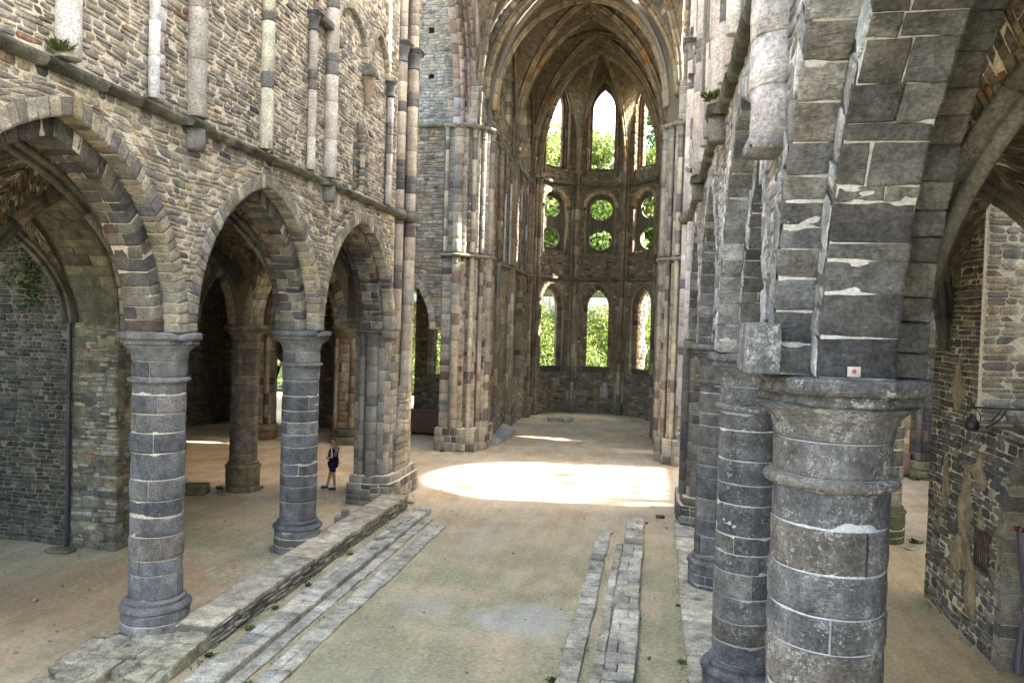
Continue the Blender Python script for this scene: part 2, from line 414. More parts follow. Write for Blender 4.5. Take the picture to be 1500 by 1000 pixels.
# --- pointed arches ------------------------------------------------------
class Arch:
    def __init__(s, uc, zs, a, rise, zb=None):
        s.uc, s.zs, s.a, s.zb = uc, zs, a, zs if zb is None else zb
        s.d = max(0.0, (rise*rise-a*a)/(2*a)); s.R = s.a+s.d
    def hw(s, off=0):
        R, d, zs = s.R+off, s.d, s.zs
        return lambda v: max(0.0, (math.sqrt(max(0.0, R*R-(v-zs)**2)) if v > zs else R)-d)
    def top(s, off=0): return s.zs+math.sqrt((s.R+off)**2-s.d**2)
    def op(s, off=0, zb=None): return (s.uc, s.hw(off), s.zb if zb is None else zb, s.top(off))
    def pt(s, side, off, t):
        R = s.R+off; th = t*math.acos(min(1, s.d/R)); return (s.uc+side*(R*math.cos(th)-s.d), s.zs+R*math.sin(th))
    def ring(s, M, off0, off1, h0, h1, L=.28, jamb=None, seed=0, pal=ARCHV, split=1, bev=.012, jit=.006, hj=.008, gap=.012, lich=0, vary=0, wr=(.7, 1.35), wn=0, wrad=.012, wamp=.003):
        """voussoirs between offsets, depth from h0 (back) to h1 (front); optional jamb blocks down to z=jamb"""
        r = random.Random(seed); B = []; C = []
        for side in (-1, 1):
            R = s.R+(off0+off1)/2; arc = R*math.acos(min(1, s.d/R)); n = max(3, int(round(arc/L)))
            ws = [r.uniform(*wr) for _ in range(n)]; tt = np.concatenate([[0], np.cumsum(ws)])/sum(ws)
            segs = [(tt[i], tt[i+1], None) for i in range(n)]
            if jamb is not None:
                z = s.zs
                while z > jamb+.02:
                    z2 = max(jamb, z-r.uniform(.8, 1.3)*L)
                    if z2-jamb < .1: z2 = jamb
                    segs.append((z2, z, 1)); z = z2
            for t0, t1, jj in segs:
                k = split if split <= 1 else r.choice([1, 2, 2, 3] if split > 2 else [1, 2, 2])
                cuts = [h0]+sorted(h0+(h1-h0)*r.uniform(.3, .7) if k == 2 else h0+(h1-h0)*(q/k+r.uniform(-.06, .06)) for q in range(1, k))+[h1]
                dv = r.uniform(-vary, vary) if vary else 0
                for ha, hb in zip(cuts[:-1], cuts[1:]):
                    if jj:
                        ra, rb = s.hw(off0)(s.zs-1), s.hw(off1)(s.zs-1)+dv
                        q = [(s.uc+side*ra, t0+gap*.5), (s.uc+side*ra, t1-gap*.5), (s.uc+side*rb, t1-gap*.5), (s.uc+side*rb, t0+gap*.5)]
                    else:
                        e = gap*.5/max(.1, arc)
                        ta, tb = t0+e, t1-e*(0 if t1 > .999 else 1)
                        q = [s.pt(side, off0, ta), s.pt(side, off0, tb), s.pt(side, off1+dv, tb), s.pt(side, off1+dv, ta)]
                    g2 = gap*.4 if k > 1 else 0
                    hf = hb+(r.uniform(-hj, hj) if hb == h1 else -g2); hk = ha+(g2 if ha != h0 else 0)
                    U = np.array(q+q); H = np.array([hk]*4+[hf]*4)
                    B.append(M(U[:, 0], U[:, 1], H)); C.append((*mix(pal, r), lich))
        if wn: return worn(np.array(B), wn, wrad, wamp, seed, jit), np.array(C)
        return hexes(np.array(B), bev, jit, seed), np.array(C)
# --- tubes, lathes, sweeps ------------------------------------------------
def lathe(cx, cy, prof, n=24, a0=0, a1=2*PI, rough=0, seed=0, cap=True):
    """prof list of (r,z)"""
    full = abs(a1-a0-2*PI) < 1e-6
    th = np.linspace(a0, a1, n+1)[:-1] if full else np.linspace(a0, a1, n+1)
    P = np.array(prof); V = np.zeros((len(P), len(th), 3))
    V[..., 0] = P[:, :1]*np.cos(th); V[..., 1] = P[:, :1]*np.sin(th); V[..., 2] = P[:, 1:]
    if rough:
        k = V+np.array([cx, cy, 0]); dd = rough*(wob(k, 5, seed)+.6*wob(k, 17, seed+1)); rr = np.maximum(P[:, :1], 1e-3)
        f = 1+dd/np.maximum(rr, .05)*(P[:, :1] > .05); V[..., 0] *= f; V[..., 1] *= f
    V += np.array([cx, cy, 0]); m_ = len(th); F = []
    idx = np.arange(len(P)*m_).reshape(len(P), m_)
    a = idx[:-1]; b = idx[1:]
    if full:
        F.append(np.stack([a, np.roll(a, -1, 1), np.roll(b, -1, 1), b], -1).reshape(-1, 4))
    else:
        F.append(np.stack([a[:, :-1], a[:, 1:], b[:, 1:], b[:, :-1]], -1).reshape(-1, 4))
        F.append(idx[:, 0][::-1].reshape(1, -1)); F.append(idx[:, -1].reshape(1, -1))
    if cap: F.append(idx[0][::-1].reshape(1, -1)); F.append(idx[-1].reshape(1, -1))
    return V.reshape(-1, 3), F
def sweep(pts, prof, up=(0, 0, 1), closed=False):
    """prof (k,2): x sideways, y along 'up-ish' normal"""
    P = np.array(pts, float); T = np.gradient(P, axis=0); T /= np.linalg.norm(T, axis=1, keepdims=True)+1e-9
    up = np.asarray(up, float); up = np.tile(up, (len(P), 1)) if up.ndim == 1 else up
    S = np.cross(T, up); S /= np.linalg.norm(S, axis=1, keepdims=True)+1e-9; Nn = np.cross(S, T)
    pr = np.array(prof, float); V = P[:, None]+S[:, None]*pr[None, :, :1]+Nn[:, None]*pr[None, :, 1:]
    k = len(pr); idx = np.arange(len(P)*k).reshape(len(P), k); a, b = idx[:-1], idx[1:]
    F = [np.stack([a, np.roll(a, -1, 1), np.roll(b, -1, 1), b], -1).reshape(-1, 4), idx[0][::-1].reshape(1, -1), idx[-1].reshape(1, -1)]
    return V.reshape(-1, 3), F
def ngon(r, k=8, ph=0): return [(r*math.cos(ph+2*PI*i/k), r*math.sin(ph+2*PI*i/k)) for i in range(k)]
def tube(pts, r, k=8):
    P = np.array(pts, float); d = P[-1]-P[0]; up = (0, 0, 1) if abs(d[2]) < .8*np.linalg.norm(d) else (0, 1, .01)
    return sweep(P, ngon(r, k), up)

# ================================================================= SETTING
def ground_mat():
    mt, n, b = newmat('trodden_earth')
    g = N(n, 'ShaderNodeNewGeometry'); pos = g.outputs['Position']
    a = noise(n, pos, .55, 5, .6); a2 = noise(n, pos, 1.7, 6, .65); f = noise(n, pos, 14, 6, .7); ff = noise(n, pos, 90, 3, .7)
    sep = N(n, 'ShaderNodeSeparateXYZ'); n.links.new(pos, sep.inputs[0])
    sand = mixc(n, maprange(n, a2, .35, .65, 0, 1), (.47, .37, .235), (.60, .495, .345))
    rust = mixc(n, mathn(n, 'MULTIPLY', maprange(n, a, .48, .62, 0, 1), .55), sand, (.44, .285, .15))
    green = mixc(n, maprange(n, f, .35, .65, 0, 1), (.27, .275, .165), (.37, .36, .235))
    # damp green film inside the nave and the aisles, bare sand in the crossing
    gy = maprange(n, mathn(n, 'ADD', sep.outputs[1], mathn(n, 'MULTIPLY', a, 9)), 22, 28, .85, 0)
    gf = mathn(n, 'MULTIPLY', maprange(n, mathn(n, 'ADD', mathn(n, 'MULTIPLY', a, .7), mathn(n, 'MULTIPLY', a2, .5)), .47, .66, 0, 1), 1)
    gyy = mathn(n, 'MAXIMUM', gy, mathn(n, 'MULTIPLY', maprange(n, sep.outputs[1], 33, 45, 0, .55), 1))
    c = mixc(n, mathn(n, 'MULTIPLY', gf, gyy), rust, green)
    # pale limey patches
    def patch(cx, cy, rx, ry, amt, c, col):
        dx = mathn(n, 'DIVIDE', mathn(n, 'SUBTRACT', sep.outputs[0], cx), rx); dy = mathn(n, 'DIVIDE', mathn(n, 'SUBTRACT', sep.outputs[1], cy), ry)
        d = mathn(n, 'ADD', mathn(n, 'MULTIPLY', dx, dx), mathn(n, 'MULTIPLY', dy, dy))
        d = mathn(n, 'ADD', d, mathn(n, 'ADD', mathn(n, 'MULTIPLY', mathn(n, 'SUBTRACT', a2, .5), 4.5), mathn(n, 'MULTIPLY', mathn(n, 'SUBTRACT', f, .5), 2.6)))
        k = mathn(n, 'MULTIPLY', maprange(n, d, .35, 1.15, 1, 0), amt)
        return mixc(n, k, c, col)
    c = patch(-2.2, 14.0, 1.1, .9, .75, c, (.47, .46, .42))
    c = patch(-4.3, 14.2, .55, .7, .55, c, (.45, .43, .38))
    c = patch(-4.3, 19.5, .5, 2.2, .35, c, (.44, .41, .36))
    c = patch(-3.6, 10.4, 2.0, 1.3, .35, c, (.40, .37, .30))
    c = patch(-3.0, 27.0, 6.5, 4.2, .6, c, (.56, .49, .37))
    c = patch(-12.5, 12.5, 1.7, 1.2, .4, c, (.45, .38, .27))
    c = patch(-10.6, 13.0, 2.6, 3.2, .55, c, (.40, .265, .15)); c = patch(-11.2, 10.2, 2.4, 1.6, .6, c, (.52, .42, .29)); c = patch(4.0, 14.0, 2.2, 4.0, .5, c, (.44, .32, .19))
    v = maprange(n, ff, .3, .7, .8, 1.16); c = mixc(n, 1, c, v, 'MULTIPLY')
    tr_ = N(n, 'ShaderNodeMapping'); n.links.new(pos, tr_.inputs[0]); tr_.inputs['Scale'].default_value = (1.6, .35, 1)
    c = mixc(n, 1, c, maprange(n, noise(n, tr_.outputs[0], 1.4, 7, .7), .34, .66, .86, 1.12), 'MULTIPLY')
    v = maprange(n, f, .34, .66, .80, 1.16); c = mixc(n, 1, c, v, 'MULTIPLY')
    # weeds on the far ground outside the church
    out = maprange(n, sep.outputs[1], 52, 54, 0, 1)
    c = mixc(n, out, c, mixc(n, f, (.06, .10, .025), (.10, .14, .04)))
    n.links.new(c, b.inputs['Base Color']); b.inputs['Roughness'].default_value = .95
    bump(n, b, mathn(n, 'ADD', mathn(n, 'MULTIPLY', ff, .5), f), .8, .03)
    return mt
GROUND = ground_mat()
# one sheet, fine near the church and coarse towards the horizon
xs = np.unique(np.concatenate([np.linspace(-900, -40, 14), np.linspace(-40, -12, 25), np.linspace(-12, 8, 90), np.linspace(8, 30, 20), np.linspace(30, 900, 14)]))
ys = np.unique(np.concatenate([np.linspace(-900, -10, 12), np.linspace(-10, 5, 12), np.linspace(5, 50, 170), np.linspace(50, 1200, 20)]))
XX, YY = np.meshgrid(xs, ys); P3 = np.stack([XX, YY, np.zeros_like(XX)], -1)
ZZ = .020*wob(P3, .9, 3)+.010*wob(P3, 3.1, 4)+.005*wob(P3, 9, 5)-.012
inn = (np.abs(XX+3) < 30) & (YY > -12) & (YY < 52); ZZ = np.where(inn, ZZ, -.03)
# earth heaped against the choir wall on the left
ZZ += .42*np.exp(-((XX+7.65)/.5)**2-((YY-38.2)/1.1)**2)
ix = np.arange(XX.size).reshape(XX.shape)
gf = np.stack([ix[:-1, :-1], ix[:-1, 1:], ix[1:, 1:], ix[1:, :-1]], -1).reshape(-1, 4)
go = link('ground', mk_mesh('ground', np.stack([XX, YY, ZZ], -1).reshape(-1, 3), [gf]), GROUND, None, 'structure', smooth=True)

# ================================================================= ARCADES
ZS, CAPH = 5.27, 5.27
XL, XR = -8.35, 1.39
COLY = [1.06, 6.33, 11.60, 16.87]
ARC = [Arch(3.70, ZS, 2.37, 2.93), Arch(8.965, ZS, 2.37, 2.93), Arch(14.235, ZS, 2.37, 2.93), Arch(19.33, ZS, 2.37, 2.93)]

def shaft(parent, x, y, r, z0, z1, pal, band=None, seed=0, n=14, dl=(.5, 1.1), mat=SMOOTH, rough=.002, lich=0, bandp=.35, name='shaft_drum', bh=(.18, .32), full=True, rings=()):
    rr = random.Random(seed); z = z0; first = True; k = 0
    while z < z1-.02:
        isb = band is not None and rr.random() < bandp and not first
        h = rr.uniform(*(bh if isb else dl)); z2 = z1 if z+h > z1-.1 else z+h
        c = (*mix(band if isb else pal, rr, .08), lich); q = .006
        pr = [(r*.5, z+.002), (r-q, z+.002), (r, z+.002+q)]+[(r, z+(z2-z)*t) for t in (.33, .66)]+[(r, z2-q-.002), (r-q, z2-.002), (r*.5, z2-.002)]
        V, F = lathe(x, y, pr, n, rough=rough, seed=seed+k)
        link(name, mk_mesh(name, V, F, c), mat, parent, smooth=True); z = z2; first = False; k += 1
def capital(parent, x, y, r, z, h, s=1.0, col=(.13, .13, .135), mat=SMOOTH, sq=True, name='capital', lich=0, n=14):
    its = []
    V, F = lathe(x, y, [(r*.6, z), (r+.02, z), (r+.035, z+.02), (r+.02, z+.045), (r, z+.05), (r*1.02, z+h*.35), (r*1.25, z+h*.62), (r*1.6*s, z+h*.78), (r*.6, z+h*.79)], n)
    its.append((V, F, (*col, lich)))
    a = r*1.75*s
    for (k, z0, z1) in ((.93, z+h*.78, z+h*.88), (1.08, z+h*.88, z+h)):
        V, F = lathe(x, y, [(a*k*1.38*.8, z0), (a*k*1.38, z0+.015), (a*k*1.38, z1-.01), (a*k*1.36, z1)], 4, a0=PI/4, a1=PI/4+2*PI)
        its.append((V, F, (*col, lich)))
    return addm(name, its, mat, parent)

def arc_blocks(parent, name, x, y, r, z0, z1, r_in, rr, pal, seed, n, mat, rough, lich, cuts=None, nz=3, gap=.012, q=.012, limit=None):
    k = cuts if cuts is not None else rr.choice([1, 1, 2, 2, 3])
    st = rr.uniform(0, 2*PI); A = sorted([st]+[st+2*PI*(i+rr.uniform(-.15, .15))/max(k, 1) for i in range(1, k)])
    for i in range(max(k, 1)):
        full = k <= 1
        a0 = 0 if full else A[i]+gap*.5/r; a1 = 2*PI if full else (A[i+1] if i+1 < k else A[0]+2*PI)-gap*.5/r
        c = (*mix(pal, rr, .09), lich); nn = max(4, int(n*(a1-a0)/(2*PI)))
        g = gap*.5
        pr = [(r_in, z0+g), (r-q, z0+g), (r-.002, z0+g+q*.6)]+[(r, z0+(z1-z0)*(j+1)/(nz+1)) for j in range(nz)]+[(r-.002, z1-g-q*.6), (r-q, z1-g), (r_in, z1-g)]
        V, F = lathe(x+rr.uniform(-.004, .004), y+rr.uniform(-.004, .004), pr, nn, a0, a1, rough=rough, seed=seed+i*.7)
        ez = np.minimum(V[:, 2]-z0, z1-V[:, 2]); ne = np.clip(1-ez/.07, 0, 1)
        ch_ = np.clip(wob(V, 5.5, seed+i)-.25, 0, 1)*ne*.022+np.clip(wob(V, 13, seed+2)-.3, 0, 1)*ne*.016+np.clip(wob(V, 3.2, seed+5)-.6, 0, 1)*.012
        dv = V[:, :2]-np.array([x, y]); rl = np.linalg.norm(dv, axis=1, keepdims=True); V[:, :2] -= dv/np.maximum(rl, .01)*(ch_*(rl[:, 0] > r_in+.05))[:, None]
        link(name, mk_mesh(name, V, F, c), mat, parent, smooth=True)

def column(x, y, label, seed, near=0, pal=BLUE, lich=.0, mortar=MORTAR, group='nave columns', mat=STONE, r=.434, hb=.62, hr=4.46, top=CAPH, basepal=None, capbreak=0, rb=.55, plinth_green=None):
    t = thing('column', label, 'column', (x, y, 0), group); rr = random.Random(seed); n = (40, 56, 110)[near]; nz = (2, 4, 10)[near]
    ro = (.005, .006, .0065)[near]; bp = basepal or pal
    V, F = lathe(x, y, [(r-.013, 0), (r-.013, top-.2)], n); link('mortar_core', mk_mesh('m', V, F, (.4, .36, .28, 0)), mortar, t, smooth=True)
    # base: drums, torus, scotia, torus
    z = -.05
    V, F = lathe(x, y, [(rb-.012, -.05), (rb-.012, hb-.08)], n); link('mortar_core', mk_mesh('m', V, F, (.4, .36, .28, 0)), mortar, t, smooth=True)
    for z2 in (.16, .36, hb-.08):
        arc_blocks(t, 'base_drum', x, y, rb, z, z2, r*.6, rr, bp, seed+z2, n, mat, ro*1.3, lich*.6, nz=nz//2+1); z = z2
    V, F = lathe(x, y, [(r*.5, hb-.08), (rb, hb-.08), (rb+.025, hb-.055), (rb+.032, hb-.03), (rb+.02, hb), (rb-.02, hb+.02), (r+.05, hb+.03), (r+.035, hb+.05), (r+.05, hb+.07), (r+.055, hb+.095), (r+.03, hb+.12), (r, hb+.13), (r*.5, hb+.13)], n, rough=ro*1.6, seed=seed)
    link('base_moulding', mk_mesh('base_moulding', V, F, (*mix(bp, rr, .05), lich*.5)), mat, t, smooth=True)
    z = hb+.13; ztop = hr-.04
    while z < ztop-.01:
        z2 = z+rr.uniform(.26, .46)
        if z2 > ztop-.16: z2 = ztop
        arc_blocks(t, 'drum_stone', x, y, r+rr.uniform(-.005, .005), z, z2, r*.6, rr, pal, seed+z, n, mat, ro, lich, nz=nz); z = z2
    V, F = lathe(x, y, [(r*.6, hr-.045), (r+.02, hr-.045), (r+.055, hr-.03), (r+.07, hr), (r+.055, hr+.03), (r+.01, hr+.045), (r*.6, hr+.045)], n, rough=ro*1.5, seed=seed+3)
    link('neck_ring', mk_mesh('neck_ring', V, F, (*mix(pal, rr, .05), lich*1.2)), mat, t, smooth=True)
    zb = top-.22
    zm = hr+.045+(zb-hr-.045)*.5
    arc_blocks(t, 'capital_drum', x, y, r+.006, hr+.045, zm, r*.6, rr, pal, seed+5, n, mat, ro, lich, nz=nz, cuts=rr.choice([1, 2]))
    pr = [(r*.6, zm+.006), (r, zm+.006), (r+.006, zm+.02)]+[(r+.01+.16*(q**2.6), zm+(zb-zm)*(.1+.9*q)) for q in np.linspace(0, 1, 8)]+[(r*.6, zb)]
    V, F = lathe(x, y, pr, n, rough=ro, seed=seed+9); link('capital_bell', mk_mesh('capital_bell', V, F, (*mix(pal, rr, .05), lich)), mat, t, smooth=True)
    # eight-sided abacus, two tiers, weathered
    def octl(name, prof, rough, brk):
        m_ = n*2; th = np.linspace(0, 2*PI, m_, endpoint=False); k = 1/np.cos((th+PI/8) % (PI/4)-PI/8)
        P = np.array(prof); V = np.zeros((len(P), m_, 3)); V[..., 0] = P[:, :1]*k*np.cos(th); V[..., 1] = P[:, :1]*k*np.sin(th); V[..., 2] = P[:, 1:]
        W = V+np.array([x, y, 0]); dd = rough*(wob(W, 4, seed)+.7*wob(W, 13, seed+2))
        if brk:
            for (ba, bw, bd) in brk:
                da = np.abs((th-ba+PI) % (2*PI)-PI); e = np.clip(1-da/bw, 0, 1)**.6*bd*(1+.8*wob(W, 9, 7))
                dd = dd-e*(P[:, :1] > r)
        lat = 1+dd/np.maximum(P[:, :1], .2)*(P[:, :1] > r*.8); W[..., 0] = x+(W[..., 0]-x)*lat; W[..., 1] = y+(W[..., 1]-y)*lat; W[..., 2] += dd*.15
        idx = np.arange(len(P)*m_).reshape(len(P), m_); a, b = idx[:-1], idx[1:]
        F = [np.stack([a, np.roll(a, -1, 1), np.roll(b, -1, 1), b], -1).reshape(-1, 4), idx[0][::-1].reshape(1, -1), idx[-1].reshape(1, -1)]
        return link(name, mk_mesh(name, W.reshape(-1, 3), F, (*mix(pal, rr, .05), lich)), mat, t)
    octl('abacus_lower', [(r*.6, zb), (.545, zb+.004), (.585, zb+.02), (.59, zb+.055), (.57, zb+.07), (.60, zb+.09), (r*.6, zb+.092)], ro*2, capbreak)
    octl('abacus', [(r*.6, zb+.09), (.60, zb+.092), (.64, zb+.105), (.65, zb+.14), (.648, top-.025), (.62, top-.006), (.3, top)], ro*3.2, capbreak)
    return t
BRK1 = [(PI*1.16, .55, .10), (PI*.9, .5, .06)]; BRKL = [(-.35, .35, .12)]
LW = [('L', XL, 6.33), ('L', XL, 11.60), ('L', XL, 16.87)]
column(XL, 11.60, 'near left blue-grey column with a chip out of its top drum, rising from the end of the low wall', 21, 1, lich=.35, capbreak=BRKL)
column(XL, 16.87, 'second blue-grey column of the left arcade, with the man in shorts just right of it', 22, 1, lich=.22, capbreak=BRKL)
NC = column(XR, 6.33, 'huge lichen-speckled blue-grey column filling the right foreground with a thick neck ring', 23, 2, lich=.9, mortar=MORTARB, mat=NEAR, capbreak=BRK1)
column(XR, 11.60, 'lichen-spotted column half hidden directly behind the huge foreground column', 24, 2, lich=.75, mortar=MORTARB, mat=NEAR, capbreak=BRK1)
column(XR, 16.87, 'third column of the right arcade, narrow sliver left of the two nearer ones', 25, 1, lich=.4, mortar=MORTARB, mat=NEAR)

def arcade_side(s):
    X0 = -7.85 if s > 0 else .90
    left = s > 0
    M = planeX(X0, s); pal = TAN if left else [(4, (.36, .35, .34)), (3, (.44, .43, .42)), (2, (.28, .27, .27)), (1, (.30, .25, .20))]
    wl = thing('nave_wall', 'tall tan rubble wall above the left arcade with cream shafts and a sloping string course' if left else
               'steeply foreshortened pale grey rubble wall above the right arcade', 'wall', (X0, 9, 0), 'walls of the nave')
    ztop = 21.0 if left else 23.0
    ops = [a.op(.25, zb=ZS) for a in ARC]
    extra = []
    if left: extra = [Arch(19.0, 10.28, .30, .34, 8.95).op(0)]
    else: extra = [Arch(8.15, 12.5, .5, .7, 9.0).op(0)]
    core(wl, M, -1.4, 21.75, ZS, 9.2, ops+extra, 1.05, MORTAR if left else MORTARB, dv=.1)
    core(wl, M, 3.2 if left else 2.0, 21.75, 9.2, ztop, extra, 1.05, MORTAR if left else MORTARB, dv=.1)
    # below the springing, behind the camera, the wall simply runs on
    core(wl, M, -1.4, .55, -.1, ZS, (), 1.05, WALLBACK)
    a = stones(M, 2.6, 21.72, ZS, 8.72, ops, hr=(.045, .145), lr=(.13, .46), pal=pal, seed=31 if left else 32, lich=0 if left else .5, out=(.002, .020), bev=.009, warp=.034, gap=.015, ch=.36, tilt=.10)
    b = stones(M, 4.6, 21.72, 8.9, 15.4, extra, hr=(.055, .15), lr=(.15, .46), pal=GREYT+pal[:4]+pal[:4] if left else pal, seed=33, lich=0 if left else .4, out=(.002, .018), warp=.034, gap=.015, ch=.36, tilt=.09)
    put(wl, np.concatenate([a[0], b[0]]), np.concatenate([a[1], b[1]]), STONE)
    # string course, one block at a time, stepping out round each respond
    resp = [6.33, 11.60, 16.87]
    r = random.Random(77+s); y = 2.6
    prof = [(-.06, -.10), (.10, -.10), (.155, -.02), (.15, .03), (-.06, .12)]
    while y < 21.9:
        near = [q for q in resp if abs(q-y) < .30]
        if near and abs(y-(near[0]-.29)) < .3: y2 = near[0]+.29; outx = .14
        else:
            nx = [q-.29 for q in resp if q-.29 > y+.01]; y2 = min(y+r.uniform(.6, 1.15), nx[0] if nx else 99, 22.3); outx = r.uniform(-.012, .012)
            if (nx and nx[0]-y2 < .25): y2 = nx[0]
        P = [(X0+s*(px+(outx if px > 0 else 0)), y+.004, 8.80+pz+r.uniform(-.004, .004)) for px, pz in prof]+[(X0+s*(px+(outx if px > 0 else 0)), y2-.004, 8.80+pz) for px, pz in prof]
        F = [[0, 1, 2, 3, 4], [9, 8, 7, 6, 5]]+[[i, (i+1) % 5, 5+(i+1) % 5, 5+i] for i in range(5)]
        link('string_course', mk_mesh('string_course', P, F, (*mix([(3, (.13, .125, .10)), (2, (.17, .165, .12)), (1, (.11, .115, .075))], r), .1)), STONE, wl); y = y2
    PK = [(4, (.50, .45, .39)), (3, (.45, .41, .36)), (2, (.54, .49, .42))] if left else [(4, (.47, .43, .42)), (3, (.52, .47, .45)), (2, (.40, .37, .36))]
    CR = [(4, (.58, .53, .41)), (2, (.54, .48, .36))]; DK = [(1, (.16, .155, .15)), (1, (.20, .18, .165))]
    def sh(y, rad, z0=8.9, z1=15.4, h=.10, pal=PK, band=DK, seed=0, **k): shaft(wl, X0+s*h, y, rad, z0, z1, pal, band, seed, **k)
    def brk(y, rad=.155, z=8.36, h=.10):
        V, F = lathe(X0+s*h, y, [(rad*.4, z-.02), (rad-.03, z-.02), (rad, z+.015), (rad, z+.34), (rad*.4, z+.34)], 18, rough=.004)
        link('bracket', mk_mesh('bracket', V, F, (.17, .165, .15, .2)), SMOOTH, wl, smooth=True)
    for q in (11.60, 16.87): brk(q); sh(q, .165, seed=int(q*10), dl=(.55, 1.2), band=DK, bandp=.4)
    if left:
        sh(8.77, .165, pal=WHITEY, band=None, z1=12, seed=3, rough=.001, dl=(.9, 1.3))
        sh(10.50, .085, pal=WHITEY, band=None, z1=12.5, seed=4, rough=.005)
        sh(13.92, .13, pal=CR, band=DK, seed=8, bandp=.3, dl=(.8, 1.2)); sh(15.90, .095, pal=PK, band=DK, z1=12.0, seed=9, bandp=.25)
        sh(20.86, .095, pal=PK, band=DK, z1=11.95, seed=11, bandp=.3)
        # flat pale strips beside the shafts
        for (ya, yb, zb_, pl_) in ((10.60, 10.86, 12.5, WHITEY), (11.80, 11.95, 12.5, WHITEY), (16.03, 16.26, 13, GREYT), (21.02, 21.22, 12.3, PK)):
            X, C = stones(M, ya, yb, 8.92, zb_, hr=(.18, .4), lr=(.2, .3), out=(.035, .06), ch=.15, pal=pl_, seed=int(ya*7)); put(wl, X, C, SMOOTH, 'strip_stone', limit=60)
        for yy in (15.90, 20.86): capital(wl, X0+.10, yy, .10, 11.98, .42)
        capital(wl, X0+.10, 13.92, .13, 12.1, .2, .7)
        # blind arches and the corbel they share
        for A, sd in ((Arch(18.07, 12.32, .93, 1.02), 1), (Arch(19.98, 12.40, .66, 1.0), 2)):
            X, C = A.ring(M, 0, .15, -.02, .13, L=.25, seed=sd, pal=ARCHV, jamb=12.3 if sd == 1 else None)
            put(wl, X, C, SMOOTH, 'arch_stone', HEXF)
        V, F = lathe(X0+.09, 19.17, [(.03, 11.28), (.07, 11.3), (.09, 11.36), (.075, 11.42), (.12, 11.62), (.16, 11.78), (.15, 11.86), (.2, 12.0), (.05, 12.0)], 14)
        link('corbel', mk_mesh('corbel', V, F, (.28, .21, .14, 0)), SMOOTH, wl, smooth=True)
        put(wl, hexes([box8(X0-.05, X0+.30, 18.93, 19.41, 12.0, 12.13), box8(X0-.05, X0+.25, 18.98, 19.36, 12.13, 12.3), box8(X0-.05, X0+.25, 16.95, 17.2, 12.05, 12.3), box8(X0-.03, X0+.22, 16.0, 16.72, 12.3, 12.46)], .012),
            [(.15, .145, .13)]*4, SMOOTH, 'impost', HEXF)
        # niche
        nm = planeX(X0-.16, 1); X, C = stones(nm, 18.68, 19.32, 8.95, 10.12, hr=(.1, .16), lr=(.2, .4), pal=DARKG, seed=5)
        put(wl, X, C, STONE, limit=20); core(wl, nm, 18.6, 19.4, 8.93, 10.12, (), .5, MORTAR, 'niche_filling')
        core(wl, planeX(X0-.62, 1), 18.5, 19.5, 8.9, 10.9, (), .2, WALLBACK, 'niche_back')
        X, C = Arch(19.0, 10.28, .30, .34, 8.95).ring(M, 0, .2, -.5, .03, L=.14, jamb=8.95, pal=GREYT, seed=8); put(wl, X, C, STONE, 'voussoir', HEXF, 60)
    else:
        # broken pale half-shaft that hangs low over the nearest column, thin one beside the open clerestory
        shaft(wl, X0-.0, 6.22, .25, 7.08, 15, [(3, (.60, .58, .58)), (2, (.52, .49, .48)), (1, (.66, .60, .58))], None, 51, n=28, rough=.014, dl=(.32, .6), lich=.25, mat=NEAR)
        link('respond_block', mk_mesh('respond_block', hexes([box8(X0-.26, X0+.1, 5.97, 6.46, 6.98, 7.09)], .02)[0], HEXF, (.33, .32, .32, .6)), NEAR, wl)
        shaft(wl, X0-.16, 8.95, .085, 8.93, 14, [(1, (.62, .59, .54))], None, 52, n=16, rough=.001)
        for (yy, rad, pl_) in ((9.9, .08, WHITEY), (10.6, .11, PK), (12.6, .13, PK), (13.6, .12, BLUE+PK), (14.2, .15, DARKG+PK), (15.6, .1, PK), (18.9, .11, PK), (20.9, .1, PK)):
            sh(yy, rad, pal=pl_, band=DK, seed=int(yy*9), bandp=.3)
        for yy, zz in ((14.2, 12.2), (18.9, 12.2), (20.9, 12.0)): capital(wl, X0-.1, yy, .11, zz, .35)
        # block left standing on the nave side of the nearest capital
        link('springer_block', mk_mesh('springer_block', worn([box8(.66, .90, 5.80, 6.5, 5.28, 5.66)], 14, .022, .008, 2)[0], _wtopo(14)[1], (.20, .205, .215, .9)), NEAR, wl)
    return wl
WL, WR = arcade_side(1), arcade_side(-1)

